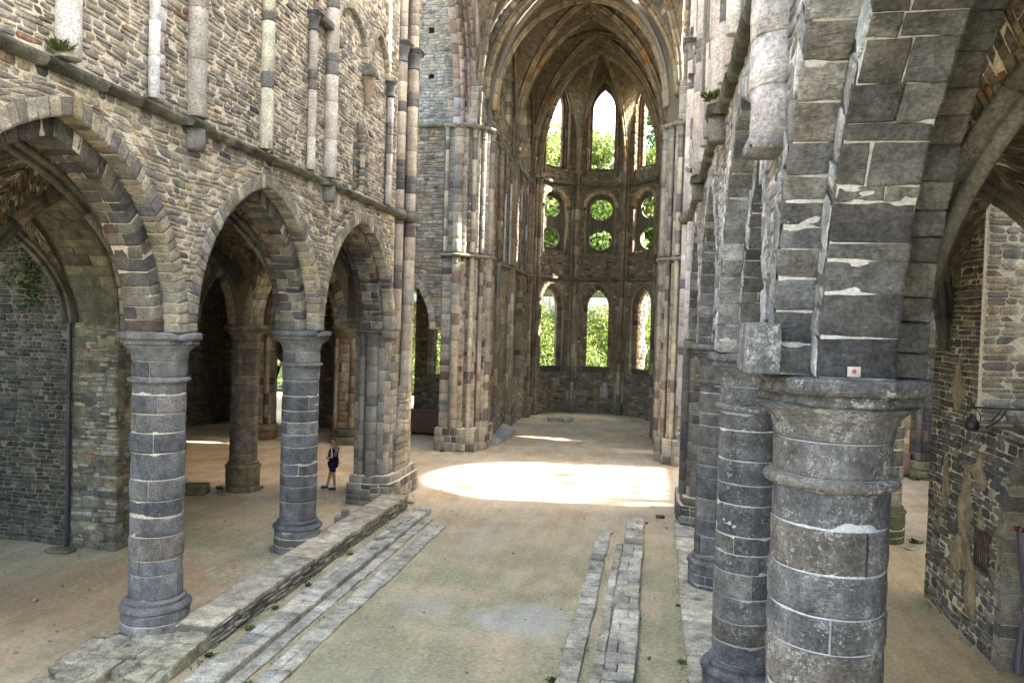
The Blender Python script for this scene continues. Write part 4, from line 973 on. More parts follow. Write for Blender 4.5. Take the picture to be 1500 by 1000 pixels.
sidewalls = {}
for left in (1, 0):
    s = 1 if left else -1; X0 = -7.68 if left else .18; M = planeX(X0, s)
    t = thing('choir_side_wall', 'left side wall of the choir, a narrow row of shafts and blind windows beside the pier' if left else 'right side wall of the choir, nearly hidden, pierced by sunlit windows', 'wall', (X0, 39, 0), 'side walls of the choir')
    door = Arch(34.75, 4.4, .72, 1.7, -.05)
    wn = [Arch(37.2, 6.3, .52, 1.3, 2.6), Arch(41.7, 6.75, 1.0, 1.5, 2.5)]
    if left: sh_ops = [door.op(0)]+[a_.op(0) for a_ in wn]
    else: sh_ops = [door.op(0)]+[a_.op(0) for a_ in wn]
    mids = [Arch(y, 12.2, .42, 1.0, z) for y, z in ((36.3, 10.9), (37.6, 10.9), (40.4, 10.9), (42.3, 10.9))]+[Arch(y, 9.8, .42, .7, 8.9) for y in (36.3, 37.6, 40.4, 42.3)]
    ups = [Arch(37.0, 18.6, .75, 1.7, 15.6), Arch(41.6, 18.6, .8, 1.8, 15.6)]
    ops = sh_ops+[a_.op(0) for a_ in mids+ups]
    core(t, M, 33.85, 44.75, -.1, 21.6, ops, .9, MORTARD, dv=.14)
    pal = APSE+[(4, (.22, .19, .14))]
    X, C = stones(M, 33.9, 44.7, 0, 14.4, ops, hr=(.10, .2), lr=(.2, .5), pal=pal, seed=71, out=(0, .035)); X2, C2 = stones(M, 33.9, 44.7, 14.5, 21, ops, hr=(.12, .22), lr=(.25, .6), pal=APSE, seed=72)
    put(t, np.concatenate([X, X2]), np.concatenate([C, C2]), STONE, limit=80)
    for A, zb in [(door, 0), (wn[0], 2.95), (wn[1], 2.95)]+[(a_, 15.6) for a_ in ups]:
        stepped(t, M, A, zb, ((-.1, .2, -.3, .04),), RB, 700+int(A.uc), limit=10)
    for A in wn[1:]+ups: stepped(t, M, A, 2.95 if A.zs < 10 else 15.6, ((-.36, .02, -.88, -.42),), RB, 720+int(A.uc), limit=6)
    for A in mids:
        X, C = A.ring(M, 0, .13, -.25, .06, L=.25, pal=BR, seed=3); put(t, X, C, SMOOTH, 'voussoir', HEXF, 8)
    # back wall of the blind triforium
    core(t, planeX(X0-s*.5, s), 35.6, 43, 8.85, 13.4, (), .35, MORTARD, 'triforium_back')
    for y in (35.62, 36.95, 38.3, 39.6, 41.35, 43.1):
        P = (X0+s*.10, y); main = y in (35.62, 39.6)
        shaft(t, P[0], P[1], .13 if main else .055, .2 if main else 8.6, 8.4 if main else 13.4, DARKG+RB if main else [(1, (.33, .34, .34)), (1, (.14, .13, .12))], None, int(y*3), n=10, dl=(.5, 1.), name='respond_shaft')
        if main:
            shaft(t, P[0], P[1], .13, 8.6, 13.7, RB, None, int(y*5), n=10, dl=(.5, 1.), name='respond_shaft')
        capital(t, P[0], P[1], .13 if main else .08, 13.4, .5, .9, col=(.16, .155, .14), n=10)
    respond(t, M, 39.0, 640+s); respond(t, M, 44.6, 650+s)
    for zz, hh in ((8.45, .13), (13.98, .13)):
        pts = [(X0+s*.06, y, zz) for y in (33.9, 38, 44.7)]; V, F = sweep(pts, [(-.1, -hh*.6), (.06, -hh*.6), (.12, 0), (.1, hh*.5), (-.1, hh)] if left else [(.1, -hh*.6), (-.06, -hh*.6), (-.12, 0), (-.1, hh*.5), (.1, hh)])
        link('string_course', mk_mesh('s', V, F, (.17, .155, .12, 0)), STONE, t)
    sidewalls[left] = t

# chancel arch: three orders, the middle one broken and toothed
ca = thing('chancel_arch', 'great pointed arch framing the choir vault, with a toothed band of broken stones', 'arch', (CX, 33.4, 15.6))
AC = Arch(-3.68, 15.6, 4.15, 5.72); MC = planeY(33.15, -1)
for (o0, o1, h0, h1, L, pl_, v_) in ((0, .28, -.75, -.3, .5, [(3, (.225, .185, .13)), (2, (.245, .20, .14))], 0), (.27, .62, -.3, -.05, .3, [(3, (.12, .11, .10)), (2, (.16, .14, .12)), (1, (.3, .27, .2))], .09), (.60, .95, -.05, .12, .45, [(3, (.25, .22, .16)), (2, (.21, .18, .13))], 0)):
    X, C = AC.ring(MC, o0, o1, h0, h1, L=L, pal=pl_, seed=int(o0*10)+3, vary=v_, hj=.02 if v_ else .002, gap=.012 if v_ else .004, jit=.006 if v_ else .001); put(ca, X, C, STONE if v_ else SMOOTH, 'voussoir', HEXF, 120, minpx=7)
for off, h, r_ in ((.02, -.28, .10), (.17, -.27, .05), (.25, -.28, .035), (.64, .12, .08), (.78, .12, .04)):
    for sd in (-1, 1):
        U = np.array([AC.pt(sd, off, q) for q in np.linspace(0, 1, 30)]); rib(ca, MC(U[:, 0], U[:, 1], np.full(30, h)), [(3, (.25, .20, .13)), (2, (.30, .24, .15))], ngon(r_, 8), .5, 3, name='roll_moulding')
core(ca, MC, -8.9, 1.6, 14.1, 22.6, [AC.op(.9, 15.6), (AC.uc, lambda v: 4.15+.9, 14.1, 15.6)], .75, WALLBACK, du=1.0)

# choir vault
ORP = [(6, (.29, .235, .165)), (4, (.26, .21, .15)), (1, (.31, .21, .115)), (.6, (.19, .155, .115)), (.4, (.33, .20, .09))]
cv = thing('choir_vault', 'brown ribbed stone vault over the choir with ribs streaked rust orange', 'vault', (CX, 39, 15), 'vaults of the choir')
YB = [33.9, 39.0, 44.55]; ZC = [21.3, 21.7]; z0 = 15.2; xl, xr = -7.6, .1
for b_ in range(2):
    ya, yb = YB[b_], YB[b_+1]; cen = (CX, (ya+yb)/2); zc = ZC[b_]; cs = [(xl, ya), (xr, ya), (xr, yb), (xl, yb)]
    for i in range(4):
        for j in (-1, 1):
            o = cs[(i+j) % 4]; mid = ((cs[i][0]+o[0])/2, (cs[i][1]+o[1])/2)
            web(cv, cs[i], mid, cen, z0, zc-.15, zc, WEBC, STONE, 800+b_*10+i*2+j, hr=(.16, .26), lr=(.4, .8))
    bay_ribs(cv, cs, cen, z0, zc-.14, ORP, seed=b_*9)
    V, F = lathe(*cen, [(.05, zc-.42), (.28, zc-.36), (.34, zc-.2), (.2, zc)], 12); link('boss', mk_mesh('boss', V, F, (.2, .16, .11, 0)), SMOOTH, cv)
for y, zc in ((39.0, 21.4), (44.55, 21.5)):
    for sd in (-1, 1):
        pts = quarter((CX+sd*3.8, y), (CX, y), z0, zc, 66); rib(cv, pts, ORP, [(.24, .06), (.18, .14), (.05, .12), (.0, .22), (-.2, .22), (-.2, -.22), (0, -.22), (.05, -.12), (.18, -.14), (.24, -.06)] if y < 44 else None, seed=3+sd, side=(0, -sd, 0), name='transverse_rib')
for x, sx in ((xl, 1), (xr, -1)):
    for ya, yb in zip(YB[:-1], YB[1:]):
        for e, sd in ((ya, 1), (yb, -1)):
            rib(cv, quarter((x+sx*.05, e), (x+sx*.05, (ya+yb)/2), z0, 21.15, 68), ORP, ngon(.09, 8), seed=2, side=(1, 0, 0), name='wall_rib')
av = thing('apse_vault', 'fan of thin ribs meeting at a round boss over the apse windows', 'vault', (CX, 44.5, 15), 'vaults of the choir')
cen = (CX, 44.3); zc = 21.75; angs = [-112, -69, -23, 23, 69, 112]; ra = CR-.12
pt = lambda d, r=ra: (CX+r*math.sin(math.radians(d)), CY+r*math.cos(math.radians(d)))
for i in range(1, 5):
    base = pt(angs[i])
    for j in (-1, 1):
        other = angs[i+j]; md = (angs[i]+other)/2
        if abs(other) > 100: mid = (CX+math.copysign(3.85, other), 44.65) if False else pt(math.copysign(91, other))
        else: mid = pt(md, CR-.02)
        web(av, base, mid, cen, z0, 21.35, zc, WEBC, STONE, 840+i*2+j, hr=(.16, .26), lr=(.35, .7), amid=60)
    bay_ribs(av, [base], cen, z0, zc-.12, ORP, seed=i*3)
V, F = lathe(*cen, [(.05, zc-.5), (.30, zc-.46), (.40, zc-.3), (.36, zc-.2), (.2, zc)], 16); link('boss', mk_mesh('boss', V, F, (.17, .14, .10, 0)), SMOOTH, av)
for i in range(5):
    for k_, sd in ((i, 1), (i+1, -1)):
        if abs(angs[k_]) > 100: continue
        a_, b_ = angs[k_], (angs[i]+angs[i+1])/2 if 0 < i < 4 else math.copysign(91, angs[i]+angs[i+1])
        n = 20; q = np.linspace(0, math.radians(62), n); kk = (np.cos(q)-math.cos(q[-1]))/(1-math.cos(q[-1])); dd = b_+(a_-b_)*kk; zz = z0+(21.3-z0)*np.sin(q)/math.sin(q[-1])
        rib(av, [(*pt(d_, CR-.08), z_) for d_, z_ in zip(dd, zz)], ORP, ngon(.085, 8), seed=i, side=(pt((a_+b_)/2, 1)[0]-CX, pt((a_+b_)/2, 1)[1]-CY, 0), name='wall_rib')
# what is left of the crossing vault: its eastern cell
xv = thing('crossing_vault', 'surviving eastern cell of the brown crossing vault above the chancel arch', 'vault', (CX, 31, 15.8), 'vaults of the choir')
cs = [(-7.95, 32.6), (.6, 32.6)]; cen = (CX, 27.7)
for i in (0, 1):
    web(xv, cs[i], (CX, 32.9), cen, 15.8, 22.4, 22.8, WEBC, STONE, 860+i, t0=0, t1=.86, hr=(.14, .22), lr=(.4, .8))
    web(xv, cs[i], (cs[i][0]-.1*(1 if i == 0 else -1), 27.7), cen, 15.8, 22.4, 22.8, WEBC, STONE, 870+i, t0=0, t1=.42, hr=(.14, .22), lr=(.4, .8))
bay_ribs(xv, cs, cen, 15.8, 22.6, [(3, (.25, .2, .14)), (2, (.2, .17, .12))], seed=4, t1=.8)

# ================================================================= AISLES
def aisle_vault(x0, x1, ya, yb, label, seed, zs=5.3, zc=8.75, near=0):
    t = thing('aisle_vault', label, 'vault', ((x0+x1)/2, (ya+yb)/2, zs), 'low vaults of the aisles'); cen = ((x0+x1)/2, (ya+yb)/2)
    cs = [(x0, ya), (x1, ya), (x1, yb), (x0, yb)]
    for i in range(4):
        for j in (-1, 1):
            o = cs[(i+j) % 4]; mid = ((cs[i][0]+o[0])/2, (cs[i][1]+o[1])/2)
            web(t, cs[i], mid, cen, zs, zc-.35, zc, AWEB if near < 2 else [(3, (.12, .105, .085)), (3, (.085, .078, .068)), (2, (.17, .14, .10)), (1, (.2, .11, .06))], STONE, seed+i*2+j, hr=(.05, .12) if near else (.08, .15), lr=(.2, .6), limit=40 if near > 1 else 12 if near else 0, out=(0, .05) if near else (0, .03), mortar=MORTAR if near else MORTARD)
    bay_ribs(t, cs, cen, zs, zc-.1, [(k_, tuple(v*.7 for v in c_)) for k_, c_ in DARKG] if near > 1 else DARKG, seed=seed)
    return t
YA = [-4.2, 1.06, 6.33, 11.6, 16.87, 22.14]
for i in range(1, 5):
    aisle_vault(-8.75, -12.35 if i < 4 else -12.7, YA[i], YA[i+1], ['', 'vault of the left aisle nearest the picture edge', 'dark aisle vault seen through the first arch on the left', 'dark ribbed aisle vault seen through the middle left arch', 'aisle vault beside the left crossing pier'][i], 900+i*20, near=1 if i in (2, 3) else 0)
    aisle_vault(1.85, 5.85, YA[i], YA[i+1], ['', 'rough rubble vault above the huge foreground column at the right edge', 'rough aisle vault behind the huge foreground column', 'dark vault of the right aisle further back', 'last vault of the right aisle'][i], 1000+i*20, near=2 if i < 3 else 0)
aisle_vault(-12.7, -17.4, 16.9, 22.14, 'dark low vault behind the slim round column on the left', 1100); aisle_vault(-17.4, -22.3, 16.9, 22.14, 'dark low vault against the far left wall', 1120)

def brown(c): return [(a_, (b_[0]*1.03, b_[1]*.97, b_[2]*.88)) for a_, b_ in c]
# round columns at the transept corners
column(-12.92, 22.2, 'slim brownish round column on a broad drum base, seen through the middle left arch', 41, 1, pal=[(3, (.175, .15, .125)), (2, (.15, .132, .115)), (1, (.2, .17, .14))], hb=.80, rb=.53, r=.43, basepal=MOSSY, group='transept columns', mortar=MORTARD)
column(6.25, 22.1, 'column with a green mossy drum base glimpsed right of the huge column', 42, 0, pal=GREYT, hb=.85, rb=.53, basepal=[(1, (.075, .082, .045)), (1, (.10, .105, .065))], group='transept columns')
def small_pier(x, y, label, seed, pal):
    t = thing('transept_pier', label, 'pier', (x, y, 0), 'piers of the transept chapels'); rr = random.Random(seed)
    V, F = lathe(x, y, [(.5, 0), (.5, 5.1)], 20); link('mortar_core', mk_mesh('m', V, F, (.2, .18, .14, 0)), MORTARD, t)
    z = -.05
    for z2 in (.35, .7): arc_blocks(t, 'base_drum', x, y, .68, z, z2, .3, rr, MOSSY, seed+z2, 20, STONE, .02, 0); z = z2
    while z < 4.7:
        z2 = min(4.7, z+rr.uniform(.3, .5)); arc_blocks(t, 'drum_stone', x, y, .52, z, z2, .3, rr, pal, seed+z, 20, STONE, .006, 0); z = z2
    for a_ in range(4): shaft(t, x+.52*math.cos(a_*PI/2+PI/4), y+.52*math.sin(a_*PI/2+PI/4), .12, .7, 4.72, pal, None, seed+a_, n=10, dl=(.3, .6))
    V, F = lathe(x, y, [(.3, 4.7), (.56, 4.72), (.6, 4.8), (.75, 5.05), (.8, 5.1), (.8, 5.24), (.3, 5.25)], 8, PI/8, PI/8+2*PI); link('capital', mk_mesh('c', V, F, (.16, .145, .11, 0)), SMOOTH, t)
small_pier(-13.5, 31.8, 'brown banded pier between the second column and the man in shorts, mossy at its foot', 51, brown(GREYT)); small_pier(-17.6, 31.8, 'pale pier with the tied curtain to its right, behind the slim brownish column', 52, GREYT+PIERC)
small_pier(10.55, 32.2, 'dark shafted pier far back at the right, behind the pinkish box', 53, DARKG)

def trans_wall(name, label, M, u0, u1, z0, z1, arches, pal, seed, T=.8, string=(), loc=(0, 0, 0), ring=True, limit=60, holes=(), rag=0, hr=(.09, .18), lr=(.2, .5), mortar=MORTARD, rpal=ARCHV, group=None, lich=0):
    t = thing(name, label, 'wall', loc, group); ops = [a_.op(.0) for a_ in arches]+list(holes)
    core(t, M, u0, u1, z0, z1, ops, T, mortar, dv=.15)
    X, C = stones(M, u0, u1, max(z0, 0), z1, ops, hr=hr, lr=lr, pal=pal, seed=seed, out=(0, .04), lich=lich); put(t, X, C, STONE, limit=limit)
    if ring:
        for a_ in arches:
            X, C = a_.ring(M, -.02, .25, -T-.02, .035, L=.27, pal=rpal, seed=seed+3, split=3, jamb=a_.zb if a_.zb < a_.zs-.2 else None); put(t, X, C, STONE, 'voussoir', HEXF, 40)
    return t
# left aisle: outer arcade wall, cross wall and chapel wall
A1 = Arch(13.1, 5.25, 2.45, 2.95, -.05); A0 = Arch(7.0, 5.25, 2.45, 2.95, -.05)
t = trans_wall('aisle_wall', 'rubble pier and wide arch of the left outer aisle wall, seen through the first arch', planeX(-12.3, 1), -4, 17.0, -.1, 9.0, [A0, A1], GREYT+MOSSY, 1200, rpal=[(3, (.17, .165, .12)), (3, (.13, .125, .10)), (1, (.21, .195, .14))], T=1.15, loc=(-12.3, 10, 0), limit=120)
J = planeY(15.56, -1)   # rough end of the wall facing the visitor
X, C = stones(J, -13.42, -12.26, 0, 5.3, hr=(.05, .13), lr=(.15, .4), pal=GREYT+TAN[:3], seed=1201, out=(.0, .07), warp=.03, ch=.3); put(t, X, C, STONE, 'stone', limit=130)
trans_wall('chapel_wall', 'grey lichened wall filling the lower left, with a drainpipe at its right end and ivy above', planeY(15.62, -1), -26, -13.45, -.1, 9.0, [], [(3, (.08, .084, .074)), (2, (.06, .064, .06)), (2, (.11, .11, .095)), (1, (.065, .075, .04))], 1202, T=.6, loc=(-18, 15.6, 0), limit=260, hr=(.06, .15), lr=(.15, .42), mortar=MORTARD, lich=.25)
trans_wall('chapel_wall', 'dim outer wall of the side chapels at the far left edge', planeX(-19.5, 1), -6, 15.6, -.1, 5.5, [], GREYT, 1203, T=.6, loc=(-19.5, 5, 0), limit=10)
# transept
trans_wall('transept_wall', 'dark rubble wall at the back of the left transept, bare patches of plaster low down', planeX(-22.35, 1), 15.6, 38, -.1, 9.0, [], MOSSY+DARKG, 1210, T=.8, loc=(-22.35, 27, 0), limit=60, holes=())
trans_wall('transept_wall', 'rubble wall over the transept arches, left of the tall eastern crossing pier', planeY(31.42, -1), -22.3, -9.15, 5.22, 13.9,
           [Arch(-11.35, 5.22, 1.72, 2.75, 5.2), Arch(-15.55, 5.22, 1.55, 2.7, 5.2), Arch(-19.6, 5.22, 1.6, 2.7, 5.2)], GREYT+APSE[:2], 1211, T=.9, loc=(-14, 31.4, 5.2), limit=150)
# upper part, bluish and pierced by putlog holes; it breaks off to sky at its left
hole = lambda u, z: (u, lambda v: .13, z-.14, z+.14)
t = trans_wall('transept_wall', 'tall blue-grey wall fragment with two square holes high up beside the red-brown arch', planeY(31.9, -1), -10.75, -9.0, 14.05, 21.5, [], [(3, (.24, .235, .22)), (3, (.19, .188, .18)), (1, (.28, .27, .245))], 1212, T=.8, loc=(-10, 31.9, 14), holes=[hole(-10.05, 18.2), hole(-10.0, 16.2)], limit=90, mortar=WALLBACK)
core(t, planeY(32.45, -1), -10.5, -9.6, 15.8, 18.8, (), .2, WALLBACK, 'hole_back')
link('string_course', mk_mesh('s', *sweep([(-11.4, 31.34, 13.95), (-10, 31.34, 13.95), (-9.1, 31.34, 13.95)], [(.1, -.08), (-.06, -.08), (-.13, 0), (-.1, .06), (.1, .12)]), (.2, .19, .15, 0)), STONE, t)
# chapels beyond the arches
trans_wall('chapel_wall', 'unlit chapel wall with a doorway hung with a dark curtain and a green view above it', planeY(36.3, -1), -22.3, -12.2, -.1, 9, [Arch(-19.55, 2.75, .62, .75, -.05), Arch(-19.6, 6.2, .7, 1.2, 4.3), Arch(-15.4, 6.2, .45, 1.0, 3.2)], APSE, 1213, T=.6, loc=(-17, 36.3, 0), limit=40)
trans_wall('chapel_wall', 'shadowed chapel wall with one tall green window, behind the long brown box', planeY(37.2, -1), -12.15, -8.3, -.1, 9, [Arch(-10.72, 6.4, .50, 1.2, 2.85)], APSE+MOSSY, 1214, T=.7, loc=(-10, 37.2, 0), limit=40)
trans_wall('chapel_wall', 'partition between two transept chapels, barely visible in the dark', planeX(-12.3, 1), 32.6, 37.2, -.1, 9, [], APSE, 1215, T=.5, loc=(-12.3, 34, 0), limit=5)
for x0, x1, nm in ((-9.1, -13.4, 'dark vault over the chapel with the tall green window'), (-13.6, -17.5, 'dark vault over the middle transept chapel'), (-17.6, -22.2, 'dark vault over the chapel with the curtained doorway')): aisle_vault(x0, x1, 32.2, 36.9, nm, 1130+int(-x0)*4)
# right aisle outer wall: low part with the doorway, high part set back, cross wall
AD = Arch(12.75, 2.5, 1.2, 1.2, -.05)
GRB = [(3, (.15, .145, .13)), (3, (.115, .112, .105)), (2, (.20, .18, .145)), (1, (.10, .10, .11)), (1, (.27, .235, .175))]
t = trans_wall('aisle_wall', 'dark sloping-coursed outer wall of the right aisle with patches of bare plaster and a doorway at the picture edge', planeX(5.86, -1), 9.5, 17.55, -.1, 4.0, [AD], GRB, 1220, T=1.1, loc=(5.9, 14, 0), limit=300, hr=(.07, .19), lr=(.18, .5), mortar=MORTAR)
X, C = stones(planeX(5.86, -1), 15.3, 17.55, 4.0, 9.0, hr=(.07, .17), lr=(.16, .4), pal=MOSSY+GRB, seed=1221, out=(0, .035)); put(t, X, C, STONE, limit=120); core(t, planeX(5.86, -1), 15.3, 17.55, 4.0, 9.0, (), 1.1, MORTAR)
J = planeY(17.57, 1); core(t, planeX(5.86, -1), 17.55, 17.6, -.1, 9.0, (), 1.1, MORTARD)
t = trans_wall('buttress_wall', 'sunlit tan and violet rubble face standing on the ledge at the right edge, behind the black lamp', planeY(15.28, -1), 5.92, 12, 3.95, 9.3, [], TAN[:4]+[(3, (.22, .20, .19)), (3, (.30, .29, .22))], 1222, T=.6, loc=(8, 15.3, 4), limit=160, hr=(.09, .2), lr=(.2, .55), mortar=MORTAR)
# ragged ledge
rr = random.Random(4); bl = []; bc = []
for i in range(46):
    y = rr.uniform(12.6, 14.85); x = rr.uniform(5.88, 6.9); z = 3.98+(y-12.6)*.08+rr.uniform(-.03, .12)*(1+(x-5.9)); l, w_, h = rr.uniform(.25, .6), rr.uniform(.15, .4), rr.uniform(.06, .13)
    bl.append(box8(x-.02, x+w_, y-l/2, y+l/2, z, z+h)); bc.append(mix(GRB+TAN[:2], rr))
put(t, hexes(bl, .03, .035, 5), bc, STONE, 'ledge_stone', HEXF, 46)
trans_wall('chapel_wall', 'high wall added beyond the right-hand chapels to block sun, out of view', planeX(9.2, -1), 3, 17, -.1, 14.5, [], GRB, 1229, T=.8, loc=(9.2, 10, 0), limit=1)  # added out of view so no sun falls through the right arcade
trans_wall('aisle_wall', 'inner face of the right doorway passage, pale stones beyond the curtain', planeX(6.98, -1), 9.5, 13.6, -.1, 4.2, [Arch(12.0, 2.4, .5, .6, .9)], [(3, (.52, .47, .37)), (2, (.44, .40, .32)), (1, (.36, .30, .22))], 1223, T=.3, loc=(7, 12, 0), limit=40, mortar=MORTAR)
trans_wall('aisle_wall', 'outer wall of the right aisle beside the camera', planeX(5.86, -1), -5, 9.5, -.1, 9.0, [], GRB, 1224, T=1.0, loc=(5.9, 2, 0), limit=10, hr=(.12, .25), lr=(.3, .6))
trans_wall('transept_wall', 'far dark wall of the right transept with a mossy chapel arch', planeY(33.4, -1), 1.3, 14, -.1, 9, [Arch(9.0, 3.4, 1.3, 2.0, -.05)], APSE+MOSSY, 1225, T=.8, loc=(9, 33.4, 0), limit=40)
trans_wall('transept_wall', 'unseen gable wall of the right transept, pointed window cut to shape the sun patch', planeX(15.5, -1), 17, 36, -.1, 27.5, [Arch(28.9, 16.9, 3.45, 3.5, 12.7)], APSE+MOSSY, 1226, T=.8, loc=(15.5, 27, 0), limit=5)  # unseen; wall height and window opening set to trim the sun patch
trans_wall('west_wall', 'wall closing the nave behind the visitor', planeY(-9.2, 1), -14, 8, -.1, 2.6, [], GREYT, 1227, T=1, loc=(-3, -6.2, 0), limit=1)
trans_wall('aisle_wall', 'low cross wall between right aisle and transept chapel', planeY(24.2, -1), 9.5, 15.5, -.1, 5, [], APSE, 1228, T=.5, loc=(12, 24, 0), limit=3)

aisle_vault(6.4, 10.5, 16.9, 22.14, 'dark vault added beyond the mossy column base on the right', 1140); aisle_vault(10.5, 15.4, 16.9, 22.14, 'dark vault added against the gable of the right transept', 1150)  # mirrored from the left side, added to keep sun off the nave floor
aisle_vault(-13.5, -19.4, 9.6, 15.5, 'dark vault added over the side chapel at the left edge to shade its wall', 1160)  # added as a cover that keeps skylight off the chapel wall
# unseen high vault, added over the right transept to cut off the sun
hv = thing('sun_block_vault', 'high brown vault added over the right transept to block sun, out of view', 'vault', (8, 28, 15), 'vaults of the choir')
cs = [(1.9, 23.4), (15.3, 23.4), (15.3, 32.4), (1.9, 32.4)]; cen = (8.6, 27.9)
for i in range(4):
    for j in (-1, 1):
        o = cs[(i+j) % 4]; mid = ((cs[i][0]+o[0])/2, (cs[i][1]+o[1])/2); web(hv, cs[i], mid, cen, 17.5, 22.6, 23, WEBC, STONE, 1170+i*2+j, lod=False)

for x0, x1, nm in ((-13.4, -17.8, 'broad dark vault over the middle of the left transept'), (-17.8, -22.3, 'broad dark vault over the far end of the left transept')):
    aisle_vault(x0, x1, 22.2, 26.8, nm+', front half', 1200+int(-x0)*3, zc=8.9); aisle_vault(x0, x1, 26.8, 31.4, nm+', back half', 1300+int(-x0)*3, zc=8.9)
# bare plaster patches on the right aisle wall
t = bpy.data.objects['aisle_wall.001']; rr = random.Random(77)
for (py_, pz_, ry, rz) in ((15.0, 3.15, .26, .30), (15.6, 2.45, .28, .75), (16.6, 2.6, .16, .55), (14.9, 2.05, .12, .5), (15.7, 1.5, .5, .42), (15.2, .95, .22, .6), (16.2, 4.6, .25, .4)):
    k = 22; pr = [(py_+ry*math.cos(q)*(1+.28*math.sin(3*q+py_)+.18*math.sin(7*q+pz_)+rr.uniform(-.08, .08)), pz_+rz*math.sin(q)*(1+.25*math.sin(2*q+py_*3)+.15*math.sin(5*q)+rr.uniform(-.08, .08))) for q in np.linspace(0, 2*PI, k, endpoint=False)]
    A_ = [(5.88, u, v) for u, v in pr]; B_ = [(5.824+rr.uniform(0, .006), u, v) for u, v in pr]; C_ = [(5.815, py_+(u-py_)*.8, pz_+(v-pz_)*.8) for u, v in pr]
    F = [[i, (i+1) % k, k+(i+1) % k, k+i] for i in range(k)]+[[k+i, k+(i+1) % k, 2*k+(i+1) % k, 2*k+i] for i in range(k)]+[list(range(2*k, 3*k))]
    link('plaster_patch', mk_mesh('plaster_patch', A_+B_+C_, F, (.33, .265, .175, 0)), STONE, t)

trans_wall('transept_wall', 'shadowed wall and arches between left aisle and transept, above the slim brownish column', planeY(22.55, 1), -22.3, -9.32, 5.27, 13.9, [Arch(-11.05, 5.27, 1.5, 2.7, 5.25), Arch(-15.2, 5.27, 1.9, 2.8, 5.25), Arch(-19.6, 5.27, 1.9, 2.8, 5.25)], GREYT, 1240, T=.75, loc=(-15, 22.5, 5.2), limit=20)

# ================================================================= FLOOR WORKS
def slabs(parent, cells_, pal, seed, mat=STONE, name='slab_stone', bev=.015, jit=.009, lich=.3):
    r = random.Random(seed); C = [(*mix(pal, r, .1), lich) for _ in cells_]
    put(parent, worn(cells_, 6, bev*1.2, .006, seed, jit), C, mat, name, _wtopo(6)[1], 300, 'small_stones', 7)
KB = [(4, (.46, .43, .35)), (3, (.39, .37, .305)), (2, (.52, .485, .39)), (1, (.32, .305, .26))]
def kerb(name, label, xa, xb, ya, yb, z0, z1, lr, rows, seed, pal=KB, gapx=.006, wig=.03, cat='kerb', xf=None, group='rows of paving stones on the nave floor'):
    t = thing(name, label, cat, ((xa+xb)/2, (ya+yb)/2, 0), group); r = random.Random(seed); cs = []
    y = ya
    while y < yb-.05:
        y2 = min(yb, y+r.uniform(*lr)); ks = rows if rows == 1 else r.choice(range(1, rows+1)); xs_ = [0]+sorted(r.uniform(.3, .7) if ks == 2 else (q+1)/ks+r.uniform(-.1, .1) for q in range(ks-1))+[1]
        for a_, b_ in zip(xs_[:-1], xs_[1:]):
            wig = min(wig, .012); sh = (xf(y) if xf else 0)+wig*math.sin(y*1.1+seed); w_ = xb-xa; e0 = r.uniform(-wig, wig); 
            x0, x1 = xa+sh+w_*a_+(e0 if a_ == 0 else gapx*.5), xa+sh+w_*b_+(r.uniform(-wig, wig) if b_ == 1 else -gapx*.5); zz = z1+r.uniform(-.012, .012); k = [r.uniform(-.02, .02) for _ in range(4)]
            e = -.006
            cs.append([(x0, y+k[0]+e, z0), (x1, y+k[0]+e, z0), (x1, y2+k[2]-e, z0), (x0, y2+k[2]-e, z0), (x0, y+k[0]+e, zz+k[0]*.3), (x1, y+k[1]*.3+k[0]*.7+e, zz+k[1]*.3), (x1, y2+k[2]-e, zz+k[2]*.3), (x0, y2+k[3]*.3+k[2]*.7-e, zz+k[3]*.3)])
        y = y2
    slabs(t, cs, pal, seed, name='kerb_stone')
    return t
kerb('stone_kerb', 'left raised row of pale broken slabs, outer of the two by the low wall', -6.78, -6.30, 9.3, 21.2, -.06, .115, (.25, .7), 2, 1, wig=.018)
kerb('stone_kerb', 'thin sunken row of stones tight against the left raised row', -6.26, -6.02, 9.4, 20.6, -.06, .03, (.25, .6), 1, 2, wig=.02)
kerb('stone_kerb', 'flat pale row of slabs on the left, inner of the two, level with the earth', -5.86, -5.46, 10.1, 19.8, -.06, .03, (.3, .75), 2, 3, wig=.03)
kerb('stone_kerb', 'flat pale row of slabs right of the nave centre, inner of the two right rows', -1.36, -1.02, 9.4, 20.5, -.06, .05, (.3, .7), 1, 4, wig=.02)
kerb('stone_kerb', 'thicker double row of slabs nearest the right columns, ending at a raised stone', -.64, -.16, 9.4, 21.9, -.06, .11, (.22, .55), 2, 5, wig=.012)
kerb('stone_kerb', 'narrow broken row of stones along the left side of the thick right row', -.84, -.68, 9.4, 19.5, -.06, .03, (.3, .7), 1, 6, wig=.02)
kerb('stone_kerb', 'worn foundation strip of pale slabs on which the right columns stand', .68, 1.9, 8.5, 23.0, -.06, .07, (.3, .8), 3, 7, wig=.02)
